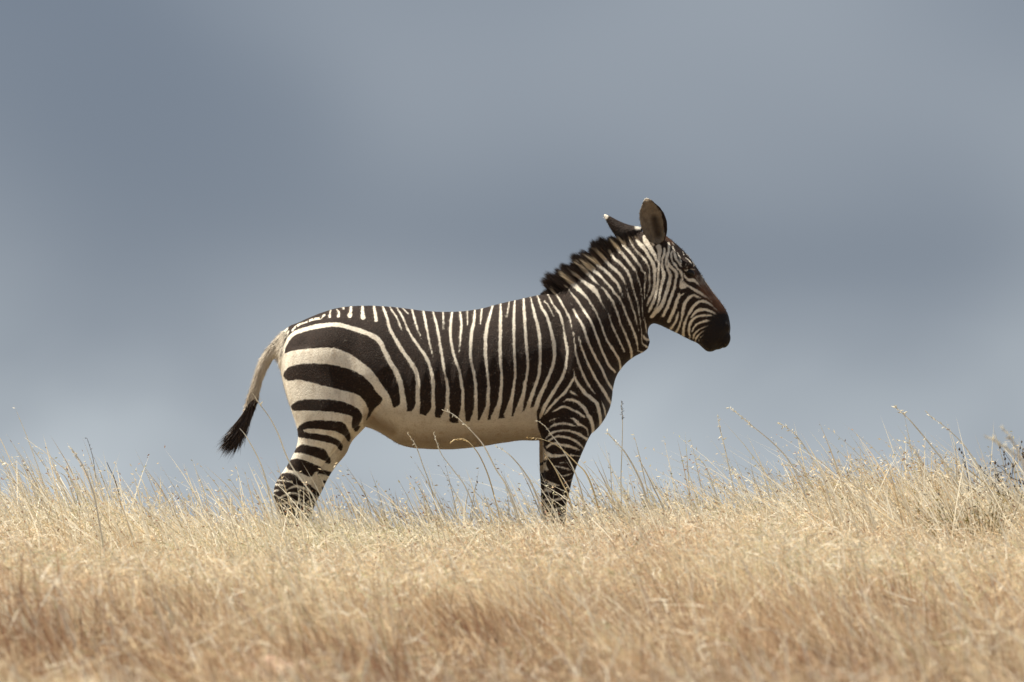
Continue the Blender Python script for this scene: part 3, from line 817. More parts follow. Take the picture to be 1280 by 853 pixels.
def build_tail_tuft():
    r = np.random.default_rng(5)
    n = 3600
    path = np.array([(317,500),(312,511),(306,522),(299,534)], float)
    cl = np.concatenate([[0], np.cumsum(np.hypot(*np.diff(path, axis=0).T))])
    u = r.random(n) ** .8 * cl[-1]
    cx = np.interp(u, cl, path[:, 0]); cy = np.interp(u, cl, path[:, 1])
    rad = .021 * np.sqrt(r.random(n)); th = r.random(n) * 2 * math.pi
    ox = rad * np.cos(th); oy = rad * np.sin(th)
    # right side of the dock grows hair higher up
    root = np.stack([(cx - 640) * S + ox, oy, (GY - cy) * S + ox * .4], 1)
    tip = np.stack([(284 - 640) * S + r.normal(size=n) * .018 + ox * .7, oy * .9 + r.normal(size=n) * .006, (GY - 562) * S + r.normal(size=n) * .016 + ox * .5], 1)
    d = tip - root; length = np.linalg.norm(d, axis=1) * (.62 + .42 * r.random(n)); d /= np.linalg.norm(d, axis=1)[:, None]
    bulge = np.stack([.16 + .05 * r.normal(size=n), .03 * r.normal(size=n), -.10 + .03 * r.normal(size=n)], 1)
    V, lo, to, nv = strands(root, d + bulge, length, np.full(n, .003), -bulge, 4, seed=6)
    me = mesh_np("tail_tuft", V, lo, to)
    up = np.clip((GY - 515) * S - V[:, 2], -1, 1)
    left = ((V[:, 0] / S + 640) < np.interp(GY - V[:, 2] / S, [490, 530, 560], [316, 300, 284]))
    f = np.full(len(V), -2.0) + np.where((up < 0) & left, 2.2, 0) + np.where((up < .05) & left, .9, 0) + np.repeat(r.random(n), nv) * .5
    fattr(me, 'stripe', f); fattr(me, 'vary', .25 + .75 * np.repeat(r.random(n), nv))
    link("tail_tuft", me, HAIR, zebra)

def build_coat_fringe():
    """short body hair that roughens the outline"""
    r = np.random.default_rng(15)
    sel = r.random(len(zco)) < .30
    sel &= (zpy < 660) & ~((zpx > 870) & (zpy > 395))
    idx = np.nonzero(sel)[0]
    root = zco[idx] - zno[idx] * .001
    flow = np.array([-.75, 0, -.55])[None, :] + r.normal(size=(len(idx), 3)) * .2
    d = flow - zno[idx] * (flow * zno[idx]).sum(1)[:, None] + zno[idx] * .20
    d /= np.linalg.norm(d, axis=1)[:, None]
    n = len(idx)
    V, lo, to, nv = strands(root, d, .006 + .006 * r.random(n), np.full(n, .0015), np.zeros((n, 3)), 1, seed=16, face=zno[idx])
    me = mesh_np("coat_hair", V, lo, to)
    for nm in ('stripe', 'rust', 'black', 'tan', 'earin', 'eartip'):
        src = np.zeros(len(zme.vertices), dtype=np.float32)
        zme.attributes[nm].data.foreach_get('value', src)
        fattr(me, nm, np.repeat(src[idx], nv))
    o = link("coat_hair", me, COAT, zebra)
    o['kind'] = 'stuff'

def build_dock_hair():
    r = np.random.default_rng(25)
    sel = (zpx < 362) & (zpy > 412) & (zpy < 528) & (zpx < 361 - (zpy - 418) * .28) & (r.random(len(zco)) < .8)
    idx = np.nonzero(sel)[0]; n = len(idx)
    flow = np.array([-.55, 0, -.83])[None, :] + r.normal(size=(n, 3)) * .22
    d = flow - zno[idx] * (flow * zno[idx]).sum(1)[:, None] + zno[idx] * (.12 + .22 * r.random(n))[:, None]
    d /= np.linalg.norm(d, axis=1)[:, None]
    V, lo, to, nv = strands(zco[idx] - zno[idx] * .001, d, .012 + .018 * r.random(n), np.full(n, .0020), r.normal(size=(n, 3)) * .12, 2, seed=26, face=zno[idx])
    me = mesh_np("tail_hair", V, lo, to)
    for nm in ('stripe', 'rust', 'black', 'tan', 'earin', 'eartip'):
        src = np.zeros(len(zme.vertices), dtype=np.float32); zme.attributes[nm].data.foreach_get('value', src)
        fattr(me, nm, np.repeat(src[idx], nv))
    link("tail_hair", me, COAT, zebra)['kind'] = 'stuff'

def build_eyes():
    m, N, L = new_mat("eye_dark")
    o = N('ShaderNodeOutputMaterial'); b = N('ShaderNodeBsdfPrincipled')
    b.inputs['Base Color'].default_value = (.008, .005, .004, 1); b.inputs['Roughness'].default_value = .3; b.inputs['Specular IOR Level'].default_value = .25
    L(b.outputs[0], o.inputs['Surface'])
    for sy in (-1, 1):
        near = (np.hypot(zpx - 862, zpy - 341) < 4) & (zco[:, 1] * sy > 0)
        ys = np.abs(zco[near, 1]).max() if near.any() else .08
        bm = bmesh.new(); bmesh.ops.create_uvsphere(bm, u_segments=24, v_segments=16, radius=.0155)
        for v in bm.verts: v.co.x *= 1.15; v.co.z *= .82; v.co.y *= .8
        me = bpy.data.meshes.new("eye"); bm.to_mesh(me); bm.free(); smooth_all(me)
        e = link("eye", me, m, zebra)
        x, _, z = PX(862.5, 341)
        e.location = (x, sy * (ys - .007), z - .066 * ys); e.rotation_euler = (0, .5, 0)

build_mane(); build_tail_tuft(); build_coat_fringe(); build_dock_hair(); build_eyes()

# ------------------------------------------------------------------ dry grass
def grass_material():
    m, N, L = new_mat("dry_grass_blades")
    o = N('ShaderNodeOutputMaterial')
    ti = N('ShaderNodeAttribute'); ti.attribute_name = 'tint'
    tt = N('ShaderNodeAttribute'); tt.attribute_name = 'along'
    r = N('ShaderNodeValToRGB'); e = r.color_ramp.elements
    e[0].position = 0; e[0].color = (.17, .085, .045, 1)
    e[1].position = 1; e[1].color = (.94, .89, .75, 1)
    for p, c in ((.14, (.35, .190, .115)), (.28, (.53, .345, .215)), (.45, (.69, .51, .325)), (.62, (.79, .64, .41)), (.80, (.86, .745, .54)), (.90, (.48, .44, .24)), (.94, (.42, .42, .25)), (.96, (.88, .81, .64))):
        q = e.new(p); q.color = (*c, 1)
    L(ti.outputs['Fac'], r.inputs['Fac'])
    base = N('ShaderNodeMixRGB'); base.blend_type = 'MULTIPLY'; base.inputs[0].default_value = 1
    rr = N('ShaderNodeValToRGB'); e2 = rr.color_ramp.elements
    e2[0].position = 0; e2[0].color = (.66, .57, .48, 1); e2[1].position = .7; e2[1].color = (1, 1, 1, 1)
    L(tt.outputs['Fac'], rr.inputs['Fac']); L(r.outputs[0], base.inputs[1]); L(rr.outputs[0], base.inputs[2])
    d = N('ShaderNodeBsdfPrincipled'); d.inputs['Roughness'].default_value = .55; d.inputs['Specular IOR Level'].default_value = .35
    L(base.outputs[0], d.inputs['Base Color'])
    t = N('ShaderNodeBsdfTranslucent'); L(base.outputs[0], t.inputs['Color'])
    mx = N('ShaderNodeMixShader'); mx.inputs[0].default_value = .45
    L(d.outputs[0], mx.inputs[1]); L(t.outputs[0], mx.inputs[2]); L(mx.outputs[0], o.inputs['Surface'])
    return m
GRASS = grass_material()

def tint_at(x, y, n, r):
    """species patches: rusty, straw, pale, some green; palest on the brow of the hill"""
    p = vnoise(x, y, 3, 1.1) * .55 + vnoise(x, y, 4, 2.6) * .45
    p = np.clip((p - .5) * 1.7 + .5, 0, 1)
    brow = np.clip((y + 5.0) / 5.0, 0, 1)  # brow tinted paler to carry the brightness of backlit tips
    base = .10 + .64 * p + .24 * brow + r.normal(size=n) * .17
    base = np.clip(base, 0, .84)
    g = r.random(n)
    green = vnoise(x, y, 6, 1.7)
    base = np.where((g < .08) & (green > .5), .92, base)
    base = np.where((g > .84 - .14 * brow), .965 + .035 * r.random(n), base)
    return base

def blades(x, y, h, w, lean, curve, seed, nseg=3, droop=.0, spread=38):
    r = np.random.default_rng(seed)
    n = len(x)
    root = np.stack([x, y, ground_z(x, y) - .01], 1)
    rows = []
    az0 = np.radians(np.where(r.random(n) < .3, 36, 140) + spread * r.normal(size=n)) if spread > 30 else np.radians(140 + spread * r.normal(size=n))
    for k in range(nseg + 1):
        t = k / nseg
        az = az0 + (0 if spread > 30 else math.radians(70) * t)
        side = np.stack([np.cos(az), np.sin(az), np.zeros(n)], 1)
        hor = lean * (h * (t * .35 + curve * t * t))[:, None]
        up = h * (t - droop * .5 * t ** 3 - .22 * curve * t * t)
        p = root + hor + np.stack([np.zeros(n), np.zeros(n), up], 1)
        if k < nseg:
            wv = side * (w * (1 - .55 * t ** 1.5))[:, None] * .5
            rows += [p - wv, p + wv]
        else:
            rows += [p]
    nv = 2 * nseg + 1
    V = np.stack(rows, 1).reshape(-1, 3)
    pat = []; tot = []
    for k in range(nseg - 1):
        pat += [2 * k, 2 * k + 1, 2 * k + 3, 2 * k + 2]; tot += [4]
    pat += [2 * nseg - 2, 2 * nseg - 1, 2 * nseg]; tot += [3]
    loops = ((np.arange(n) * nv)[:, None] + np.array(pat)[None, :]).ravel()
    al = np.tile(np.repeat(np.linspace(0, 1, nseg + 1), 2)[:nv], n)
    return V, loops, np.tile(np.array(tot), n), nv, al, rows[-1]

class Acc:
    def __init__(s): s.V = []; s.L = []; s.T = []; s.ti = []; s.al = []; s.n = 0
    def add(s, V, L_, T, ti, al):
        s.V.append(V); s.L.append(L_ + s.n); s.T.append(T); s.ti.append(ti); s.al.append(al); s.n += len(V)
    def build(s, name, mat):
        me = mesh_np(name, np.concatenate(s.V), np.concatenate(s.L), np.concatenate(s.T))
        fattr(me, 'tint', np.concatenate(s.ti)); fattr(me, 'along', np.concatenate(s.al))
        return link(name, me, mat)

def half_width(y):
    d = y + 30.0
    return 2.0 * d / 30.0 * 1.08 + .35

def scatter(n, y0, y1, r, margin=0.0):
    y = y0 + (y1 - y0) * r.random(n)
    x = (2 * r.random(n) - 1) * (half_width(y) + margin)
    return x, y

def top_env(x):
    """grass height along the hill, metres"""
    return (.31 + .10 * (vnoise(x, x * 0 + 2.2, 11, 1.6) - .4) + .05 * np.exp(-((x - 1.62) / .5) ** 2))

def spikelets(P, D, size, r, acc, tint, count=3):
    """little drooping seeds near stalk tips: P points, D hang directions"""
    n = len(P)
    side = np.cross(D, r.normal(size=(n, 3))); side /= np.linalg.norm(side, axis=1)[:, None] + 1e-9
    a = P; b = P + D * (size * .45)[:, None] + side * (size * .16)[:, None]
    c = P + D * size[:, None]; d = P + D * (size * .45)[:, None] - side * (size * .16)[:, None]
    V = np.stack([a, b, c, d], 1).reshape(-1, 3)
    lo = np.arange(4 * n)
    acc.add(V, lo, np.full(n, 4), np.repeat(tint, 4), np.full(4 * n, 1.0))

# rusty patches and shadow gaps: grass shorter, the shade put into a darker tint
def on_grass(px, py, h=.30):
    """where the slope carries grass tops seen around photograph point (px, py)"""
    P0 = Vector(PX(px, py)); d = (P0 - CAM)
    for k in range(1200):
        t = .35 + k * .0006
        q = CAM + d * t
        if q.z < float(ground_z(q.x, q.y)) + h: return q.x, q.y
    return P0.x, 0.0
SHADE_GAPS = [(*on_grass(*a[:2]), *a[2:]) for a in ((645,748,.16,.9), (600,765,.12,.8), (1060,805,.20,1.0), (1235,838,.22,1.0), (250,835,.18,.9), (255,735,.14,.6), (485,800,.12,.7), (830,720,.12,.5), (960,770,.12,.5), (120,690,.14,.5), (700,800,.16,.7), (380,780,.14,.6), (30,790,.16,.7), (1150,745,.14,.6), (560,835,.16,.8), (890,830,.16,.8), (180,770,.12,.6))]
def shade_gap(x, y):
    k = np.zeros(len(x))
    for hx, hy, rad, depth in SHADE_GAPS:
        k = np.maximum(k, depth * np.exp(-((x - hx) / rad) ** 2 - ((y - hy) / .9) ** 2))
    return k

def build_grass():
    acc = Acc()
    def tufts(nt, y0, y1, per, spread, seed, hk=1.0, wk=1.0, margin=0.0):
        r = np.random.default_rng(seed)
        tx, ty = scatter(nt, y0, y1, r, margin)
        hol = shade_gap(tx, ty)
        th = top_env(tx) * (.72 + .55 * r.random(nt)) * hk * (1 - .30 * hol)
        cnt = per
        x = np.repeat(tx, cnt); y = np.repeat(ty, cnt); h = np.repeat(th, cnt)
        n = len(x)
        az = r.random(n) * 2 * math.pi; rad = spread * np.sqrt(r.random(n))
        x = x + rad * np.cos(az); y = y + rad * np.sin(az)
        # fan outwards plus wind from the right
        fan = .30 + .35 * r.random(n)
        lean = np.stack([np.cos(az) * fan - .42 - .2 * r.random(n), np.sin(az) * fan, np.zeros(n)], 1)
        curve = .15 + .95 * r.random(n) ** 1.5
        hh = h * (.45 + .75 * r.random(n))
        wd = (.0022 + .0026 * r.random(n)) * wk
        ttint = np.repeat(np.clip(tint_at(tx, ty, nt, r) - .50 * hol, 0, 1), cnt)  # rust and gap shade painted together by lowering the tint
        holb = np.repeat(hol, cnt)
        ti = np.where(r.random(n) < .6 + .35 * holb, np.clip(ttint + r.normal(size=n) * .08, 0, 1), tint_at(x, y, n, r))
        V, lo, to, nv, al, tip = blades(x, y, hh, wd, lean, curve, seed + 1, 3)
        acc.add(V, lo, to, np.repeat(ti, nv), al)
    tufts(1400, -1.6, 1.8, 46, .07, 31)            # around the zebra and the brow of the hill
    tufts(600, 1.8, 4.5, 24, .08, 33)
    tufts(1700, -6.0, -1.6, 42, .08, 35)
    tufts(2100, -15.5, -6.0, 46, .09, 37, 1.02, 1.15)
    tufts(450, -6.0, 2.0, 24, .09, 39, 1, 1.1, 2.2)
    tufts(900, -17.0, -6.0, 24, .10, 41, 1, 1.3, 2.6)
    # rusty tussocks in the sward, also deepening the painted shadow gaps
    rr = np.random.default_rng(91)
    for hx, hy, rad, depth in SHADE_GAPS:
        for q in range(2):
            n = 70
            cx = hx + rr.normal() * rad * .5; cy = hy + rr.normal() * .3
            az = rr.random(n) * 2 * math.pi; rd = .07 * np.sqrt(rr.random(n))
            x = cx + rd * np.cos(az); y = cy + rd * np.sin(az)
            lean = np.stack([np.cos(az) * .4 - .35 - .2 * rr.random(n), np.sin(az) * .4, np.zeros(n)], 1)
            V, lo, to, nv, al, tip = blades(x, y, (.24 + .15 * rr.random(n)) * (.9 + .2 * depth), .0026 + .0026 * rr.random(n), lean, .1 + .6 * rr.random(n), 200 + q, 3)
            acc.add(V, lo, to, np.repeat(np.clip(.18 + .12 * rr.normal(size=n), 0, .5), nv), al)
    # the tangle of curled leaf ends and awns that caps the sward
    def tangle(n, y0, y1, seed, ln=.045, wk=1.0):
        r = np.random.default_rng(seed)
        x, y = scatter(n, y0, y1, r)
        hol = shade_gap(x, y); keep = r.random(n) > hol * .85
        x = x[keep]; y = y[keep]; n = len(x)
        z = ground_z(x, y) + top_env(x) * (.50 + .55 * r.random(n)) * (.85 + .35 * vnoise(x, y, 18, 4.0)) * (1 - .5 * hol[keep])
        d = np.stack([-.25 + .8 * r.normal(size=n), .6 * r.normal(size=n), .35 + .6 * r.normal(size=n)], 1)
        d /= np.linalg.norm(d, axis=1)[:, None]
        bend = r.normal(size=(n, 3)) * .55; bend[:, 2] -= .25
        V, lo, to, nv = strands(np.stack([x, y, z], 1), d, ln * (.5 + r.random(n)), (.0022 + .0016 * r.random(n)) * wk, bend, 3, seed=seed + 1)
        al = np.full(len(V), 1.0)
        acc.add(V, lo, to, np.repeat(np.clip(tint_at(x, y, n, r) + .10, 0, 1), nv), al)
    tangle(70000, -2.0, 2.0, 71)
    tangle(34000, -6.5, -2.0, 73, .05)
    tangle(16000, -15.5, -6.5, 75, .06, 1.2)
    o = acc.build("dry_grass", GRASS)
    tag(o, "knee-high straw-coloured dry grass covering the hillside", "grass", kind='stuff')

def build_seed_stalks():
    acc = Acc()
    def stalks(n, y0, y1, hlo, hhi, seed, wd=.0060):
        r = np.random.default_rng(seed)
        x, y = scatter(n, y0, y1, r)
        h = hlo + (hhi - hlo) * r.random(n) ** 1.35
        h *= (.76 + .40 * vnoise(x, y * .4, 14, 2.2)) * (1 + .10 * np.clip((x - .5) / .8, 0, 1) + .04 * np.clip((-x - 1.0) / .6, 0, 1))
        h *= 1 - .4 * shade_gap(x, y)
        lean = np.stack([-.28 - .5 * r.random(n) + .45 * r.normal(size=n) * (r.random(n) < .35), .25 * r.normal(size=n), np.zeros(n)], 1)
        curve = .10 + .85 * r.random(n) ** 1.4
        V, lo, to, nv, al, tip = blades(x, y, h, np.full(n, wd) * (.7 + .5 * r.random(n)), lean, curve, seed + 1, 6, .10, 18)
        ti = np.where(r.random(n) < .85, .97 + .03 * r.random(n), .55 + .3 * r.random(n))
        acc.add(V, lo, to, np.repeat(ti, nv), al)
        Vr = V.reshape(n, nv, 3)
        pts = []; dr = []; sz = []; tn = []
        bare = r.random(n) < .45                       # many stems have dropped their seed
        for k in range(9):
            f = .76 + .24 * k / 8
            seg = min(int(f * 6), 5)
            a = Vr[:, 2 * seg:2 * seg + 2].mean(1)
            b = Vr[:, 2 * seg + 2:2 * seg + 4].mean(1) if seg < 5 else Vr[:, -1]
            p = a + (b - a) * (f * 6 - seg)
            keep = (r.random(n) < .6) & ~bare
            dd = np.stack([-.5 + .5 * r.normal(size=n), .4 * r.normal(size=n), .1 + .55 * r.normal(size=n)], 1)
            dd /= np.linalg.norm(dd, axis=1)[:, None]
            pts.append(p[keep]); dr.append(dd[keep]); sz.append((.007 + .012 * r.random(n))[keep])
            tn.append(np.where(r.random(n) < .18, .05 + .15 * r.random(n), .6 + .4 * r.random(n))[keep])
        spikelets(np.concatenate(pts), np.concatenate(dr), np.concatenate(sz), r, acc, np.concatenate(tn))
    stalks(13000, -1.8, 2.2, .36, .62, 61)
    stalks(2000, -1.6, 2.0, .48, .76, 67)
    stalks(3000, -6, -1.8, .30, .50, 63)
    stalks(1500, -15, -6, .30, .48, 65)
    o = acc.build("seeding_grass", GRASS)
    tag(o, "thin pale seed-bearing grass stems rising above the dry grass", "grass", kind='stuff')

build_grass()
build_seed_stalks()

# ------------------------------------------------------------------ single tall stalks, tussock, bush and stone
def at_depth(px, py, y):
    P0 = Vector(PX(px, py)); d = P0 - CAM
    return CAM + d * ((y - CAM.y) / d.y)

def stalk_material(name, col):
    m, N, L = new_mat(name)
    o = N('ShaderNodeOutputMaterial'); d = N('ShaderNodeBsdfPrincipled')
    g = N('ShaderNodeNewGeometry'); n = N('ShaderNodeTexNoise'); n.inputs['Scale'].default_value = 60
    L(g.outputs['Position'], n.inputs['Vector'])
    mx = N('ShaderNodeMixRGB'); mx.inputs[1].default_value = (*[c * .72 for c in col], 1); mx.inputs[2].default_value = (*col, 1)
    L(n.outputs['Fac'], mx.inputs[0]); L(mx.outputs[0], d.inputs['Base Color']); d.inputs['Roughness'].default_value = .5
    t = N('ShaderNodeBsdfTranslucent'); L(mx.outputs[0], t.inputs['Color'])
    ms = N('ShaderNodeMixShader'); ms.inputs[0].default_value = .45
    L(d.outputs[0], ms.inputs[1]); L(t.outputs[0], ms.inputs[2]); L(ms.outputs[0], o.inputs['Surface'])
    return m
PALE = stalk_material("pale_stalk", (.95, .91, .78)); GOLD = stalk_material("golden_stalk", (.85, .70, .42)); DARK = stalk_material("dark_stalk", (.16, .13, .11))
OLIVE = stalk_material("olive_stem", (.30, .25, .10))

def tube(P, r0, r1, k=5):
    P = np.array(P, float); n = len(P); V = []; F = []
    T = np.gradient(P, axis=0); T /= np.linalg.norm(T, axis=1)[:, None] + 1e-9
    for i in range(n):
        a = np.cross(T[i], (0, 1, 0)); a /= np.linalg.norm(a) + 1e-9; b = np.cross(T[i], a)
        rad = r0 + (r1 - r0) * i / (n - 1)
        for j in range(k):
            th = 2 * math.pi * j / k
            V.append(P[i] + rad * (a * math.cos(th) + b * math.sin(th)))
    for i in range(n - 1):
        for j in range(k):
            q = i * k + j; w_ = i * k + (j + 1) % k
            F.append((q, w_, w_ + k, q + k))
    F.append(tuple(range(k))[::-1]); F.append(tuple((n - 1) * k + j for j in range(k)))
    return V, F

def stalk(pts, y, label, mat=PALE, rad=.0019, seeds=14, head=.22, ssize=.016, seed_mat=None, group="tall grass stalks", dark_seeds=False):
    """pts: tip first, in plan pixels; rooted in the ground"""
    r = np.random.default_rng(int(pts[0][0] * 7 + pts[0][1]))
    W3 = [np.array(at_depth(p[0], p[1], y)) for p in pts]
    lx, ly, lz = W3[-1]; dx = (W3[-1] - W3[-2]); sl = dx[0] / (abs(dx[2]) + 1e-6)
    for _ in range(3):
        gz = float(ground_z(lx, ly)); dz = max(lz - gz, .02)
    bx = lx + np.clip(sl, -.5, .5) * dz * .6
    W3.append(np.array([lx + (bx - lx) * .55, y, lz - dz * .5])); W3.append(np.array([bx, y, float(ground_z(bx, y)) - .01]))
    P = resample([tuple(p) for p in W3])
    P[:, 1] += np.linspace(-.02, .02, len(P)) * r.normal()
    base = Vector(P[-1])
    root = bpy.data.objects.new("grass_stalk", None); COL.objects.link(root); root.location = base
    tag(root, label, "grass stalk", group)
    Q = (P - P[-1])[::-1]; V = []; F = []                       # a folded straw: shallow V in section
    for i, p in enumerate(Q):
        az_ = math.radians(146 + 68 * i / (len(Q) - 1))
        sd_ = np.array([math.cos(az_), math.sin(az_), 0.0]); kl = np.array([math.sin(az_), -math.cos(az_), 0.0]) * .25
        w_ = rad * (1.7 - .8 * i / (len(Q) - 1))
        V += [p - sd_ * w_, p + kl * w_ * .6, p + sd_ * w_]
        if i:
            b_ = 3 * i
            F += [(b_ - 3, b_ - 2, b_ + 1, b_), (b_ - 2, b_ - 1, b_ + 2, b_ + 1)]
    me = bpy.data.meshes.new("stem"); me.from_pydata([tuple(v) for v in V], [], F); smooth_all(me)
    link("stem", me, mat, root)
    if seeds:
        L_ = np.concatenate([[0], np.cumsum(np.linalg.norm(np.diff(P, axis=0), axis=1))])
        V = []; F = []
        for k in range(seeds):
            u = (k / max(seeds - 1, 1)) * head
            p = np.array([np.interp(u, L_, P[:, c]) for c in range(3)]) - P[-1]
            ax = (P[0] - P[min(4, len(P) - 1)]); ax = ax / np.linalg.norm(ax)
            d = ax * .8 + r.normal(size=3) * .55; d /= np.linalg.norm(d)
            s1 = np.cross(d, r.normal(size=3)); s1 /= np.linalg.norm(s1); s2 = np.cross(d, s1)
            L0 = ssize * (.6 + .7 * r.random()); w0 = L0 * .17
            b = len(V)
            V += [p, p + d * L0 * .4 + s1 * w0, p + d * L0 * .4 - s1 * w0 * .5 + s2 * w0 * .87, p + d * L0 * .4 - s1 * w0 * .5 - s2 * w0 * .87, p + d * L0]
            F += [(b, b + 2, b + 1), (b, b + 3, b + 2), (b, b + 1, b + 3), (b + 1, b + 2, b + 4), (b + 2, b + 3, b + 4), (b + 3, b + 1, b + 4)]
        me = bpy.data.meshes.new("seed_head"); me.from_pydata([tuple(v) for v in V], [], F)
        link("seed_head", me, seed_mat or (DARK if dark_seeds else mat), root)

STALKS = [
 ([(912,510),(925,520),(939,532),(970,558),(990,583),(1008,625)], -1.1, "tall feathery stalk leaning left, first tall one right of the zebra's muzzle", dict(rad=.0026, seeds=22, head=.12, ssize=.014)),
 ([(974,529),(995,545),(1015,574),(1028,597),(1040,640)], -.9, "pale stalk with feathery tip between the zebra's head and the tall straw clump", dict(rad=.0024, seeds=18, head=.12)),
 ([(897,523),(901,542),(906,562),(914,599),(922,636)], -.6, "thin upright stalk directly below the zebra's muzzle", dict(seeds=8, head=.10)),
 ([(864,566),(876,576),(884,589),(892,610),(900,640)], -.3, "short pale stalk left of the one below the muzzle", dict(seeds=6, head=.06)),
 ([(1119,509),(1129,518),(1140,529),(1164,558),(1189,591),(1205,628)], -.9, "tallest smooth pale stalk above the olive tuft, bent to the left", dict(rad=.0030, seeds=10, head=.05, ssize=.018)),
 ([(1156,514),(1166,524),(1177,531),(1202,554),(1226,589),(1240,620)], -.9, "pale stalk right of the tallest one, with seeds below its tip", dict(rad=.0023, seeds=9, head=.11)),
 ([(1181,577),(1196,581),(1210,588),(1239,612),(1262,634)], -1.2, "thick golden stalk lying low across the olive tuft", dict(mat=GOLD, rad=.0030, seeds=0)),
 ([(1236,549),(1248,555),(1260,563),(1282,582),(1300,620)], -8.5, "out-of-focus pale plume at the right edge of the picture", dict(rad=.0034, seeds=26, head=.08, ssize=.016)),
 ([(1254,536),(1264,548),(1273,566),(1281,590),(1290,625)], -8.0, "out-of-focus stalk behind the blurred plume at the right edge", dict(rad=.0028, seeds=14, head=.05)),
 ([(1123,552),(1132,553),(1142,562),(1152,580),(1160,600),(1170,640)], .2, "stalk with hooked drooping tip on the tall straw clump", dict(seeds=10, head=.10)),
 ([(777,502),(777.5,513),(778,526),(777.6,554),(776,600),(777,640)], .3, "upright stalk with narrow dark seed spike in front of the zebra's chest", dict(rad=.0014, seeds=26, head=.075, ssize=.010, dark_seeds=True)),
 ([(759,541),(770,553),(782,567),(798,596),(808,626)], -.9, "broad whitish stalk bending left just right of the forelegs", dict(rad=.0030, seeds=8, head=.06)),
 ([(673,527),(682,534),(690,545),(698,555),(712,577),(722,600),(730,630)], -.55, "pale stalk crossing the zebra's upper foreleg from the elbow down", dict(rad=.0020, seeds=9, head=.07, ssize=.011)),
 ([(658,548),(671,548),(682,551),(694,556),(706,565),(720,579),(733,593),(745,625)], -.6, "golden arching stalk whose tip points at the belly behind the elbow", dict(mat=GOLD, rad=.0024, seeds=6, head=.04, ssize=.012)),
 ([(680,567),(687,576),(694,587),(703,605),(712,625)], -.5, "straight pale stalk lying against the lower foreleg", dict(mat=GOLD, rad=.0020, seeds=0)),
 ([(556,514),(569,520),(590,540),(605,558),(620,587),(637,616)], -.8, "long curved stalk whose seed head overlaps the zebra's striped belly", dict(rad=.0024, seeds=12, head=.13, ssize=.013)),
 ([(620,559),(630,564),(640,572),(655,590),(669,616)], -.7, "pale stalk arching left under the belly, nearest the forelegs", dict(rad=.0026, seeds=5, head=.04)),
 ([(563,553),(571,549),(580,549),(590,557),(602,575),(615,610)], -.7, "golden forked-looking stalk ending at the belly line", dict(mat=GOLD, rad=.0018, seeds=12, head=.08, ssize=.013)),
 ([(542,542),(547,556),(553,570),(569,591),(586,618)], -.7, "thin stalk tipped with seeds reaching the middle of the belly", dict(rad=.0017, seeds=8, head=.06, ssize=.012)),
 ([(510,543),(516,551),(521,560),(528,580),(540,615)], -.4, "thin stalk with seeds at the belly nearest the hind leg", dict(rad=.0016, seeds=9, head=.06, ssize=.012)),
 ([(300,536),(306,543),(311,551),(322,571),(331,594),(338,625)], -.7, "pale stalk crossing the dark tail tuft", dict(rad=.0021, seeds=0)),
 ([(318,495),(325,506),(337,522),(348,543),(357,567),(366,585),(382,607),(396,630)], -.9, "long pale stalk running from the tail down across the hock", dict(rad=.0024, seeds=6, head=.05)),
 ([(31,547),(44,557),(56,565),(72,579),(87,594),(100,628)], -.4, "forward-tilted white stalk, highest at the left edge of the grass", dict(rad=.0021, seeds=0)),
 ([(41,561),(50,573),(58,584),(70,589),(84,599),(96,635)], -.3, "white stalk with a kink below the highest left-hand one", dict(rad=.0019, seeds=3, head=.06)),
 ([(2,579),(10,580),(18,584),(30,593),(41,606),(52,635)], -.3, "pale drooping stalk at the far left edge", dict(rad=.0022, seeds=5, head=.04)),
 ([(134,578),(138,587),(143,597),(149,617),(153,640)], -.3, "bare dark grey stalk left of the tail", dict(mat=DARK, rad=.0016, seeds=0)),
 ([(109,548),(113,560),(117,575),(120,597),(123,630)], .9, "faint thin dark stalk left of the bare grey one", dict(mat=DARK, rad=.0010, seeds=4, head=.05, ssize=.010)),
 ([(89,560),(97,571),(105,584),(114,606),(121,632)], -2.4, "tan feathery-tipped stalk near the left edge, left of the dark stalks", dict(rad=.0021, seeds=18, head=.10)),
 ([(171,591),(176,597),(180,605),(185,620),(189,645)], -.5, "short curled pale stalk right of the dark grey one", dict(rad=.0019, seeds=2, head=.03)),
]
for pts, y, lab, kw in STALKS:
    stalk(pts, y, lab, **kw)

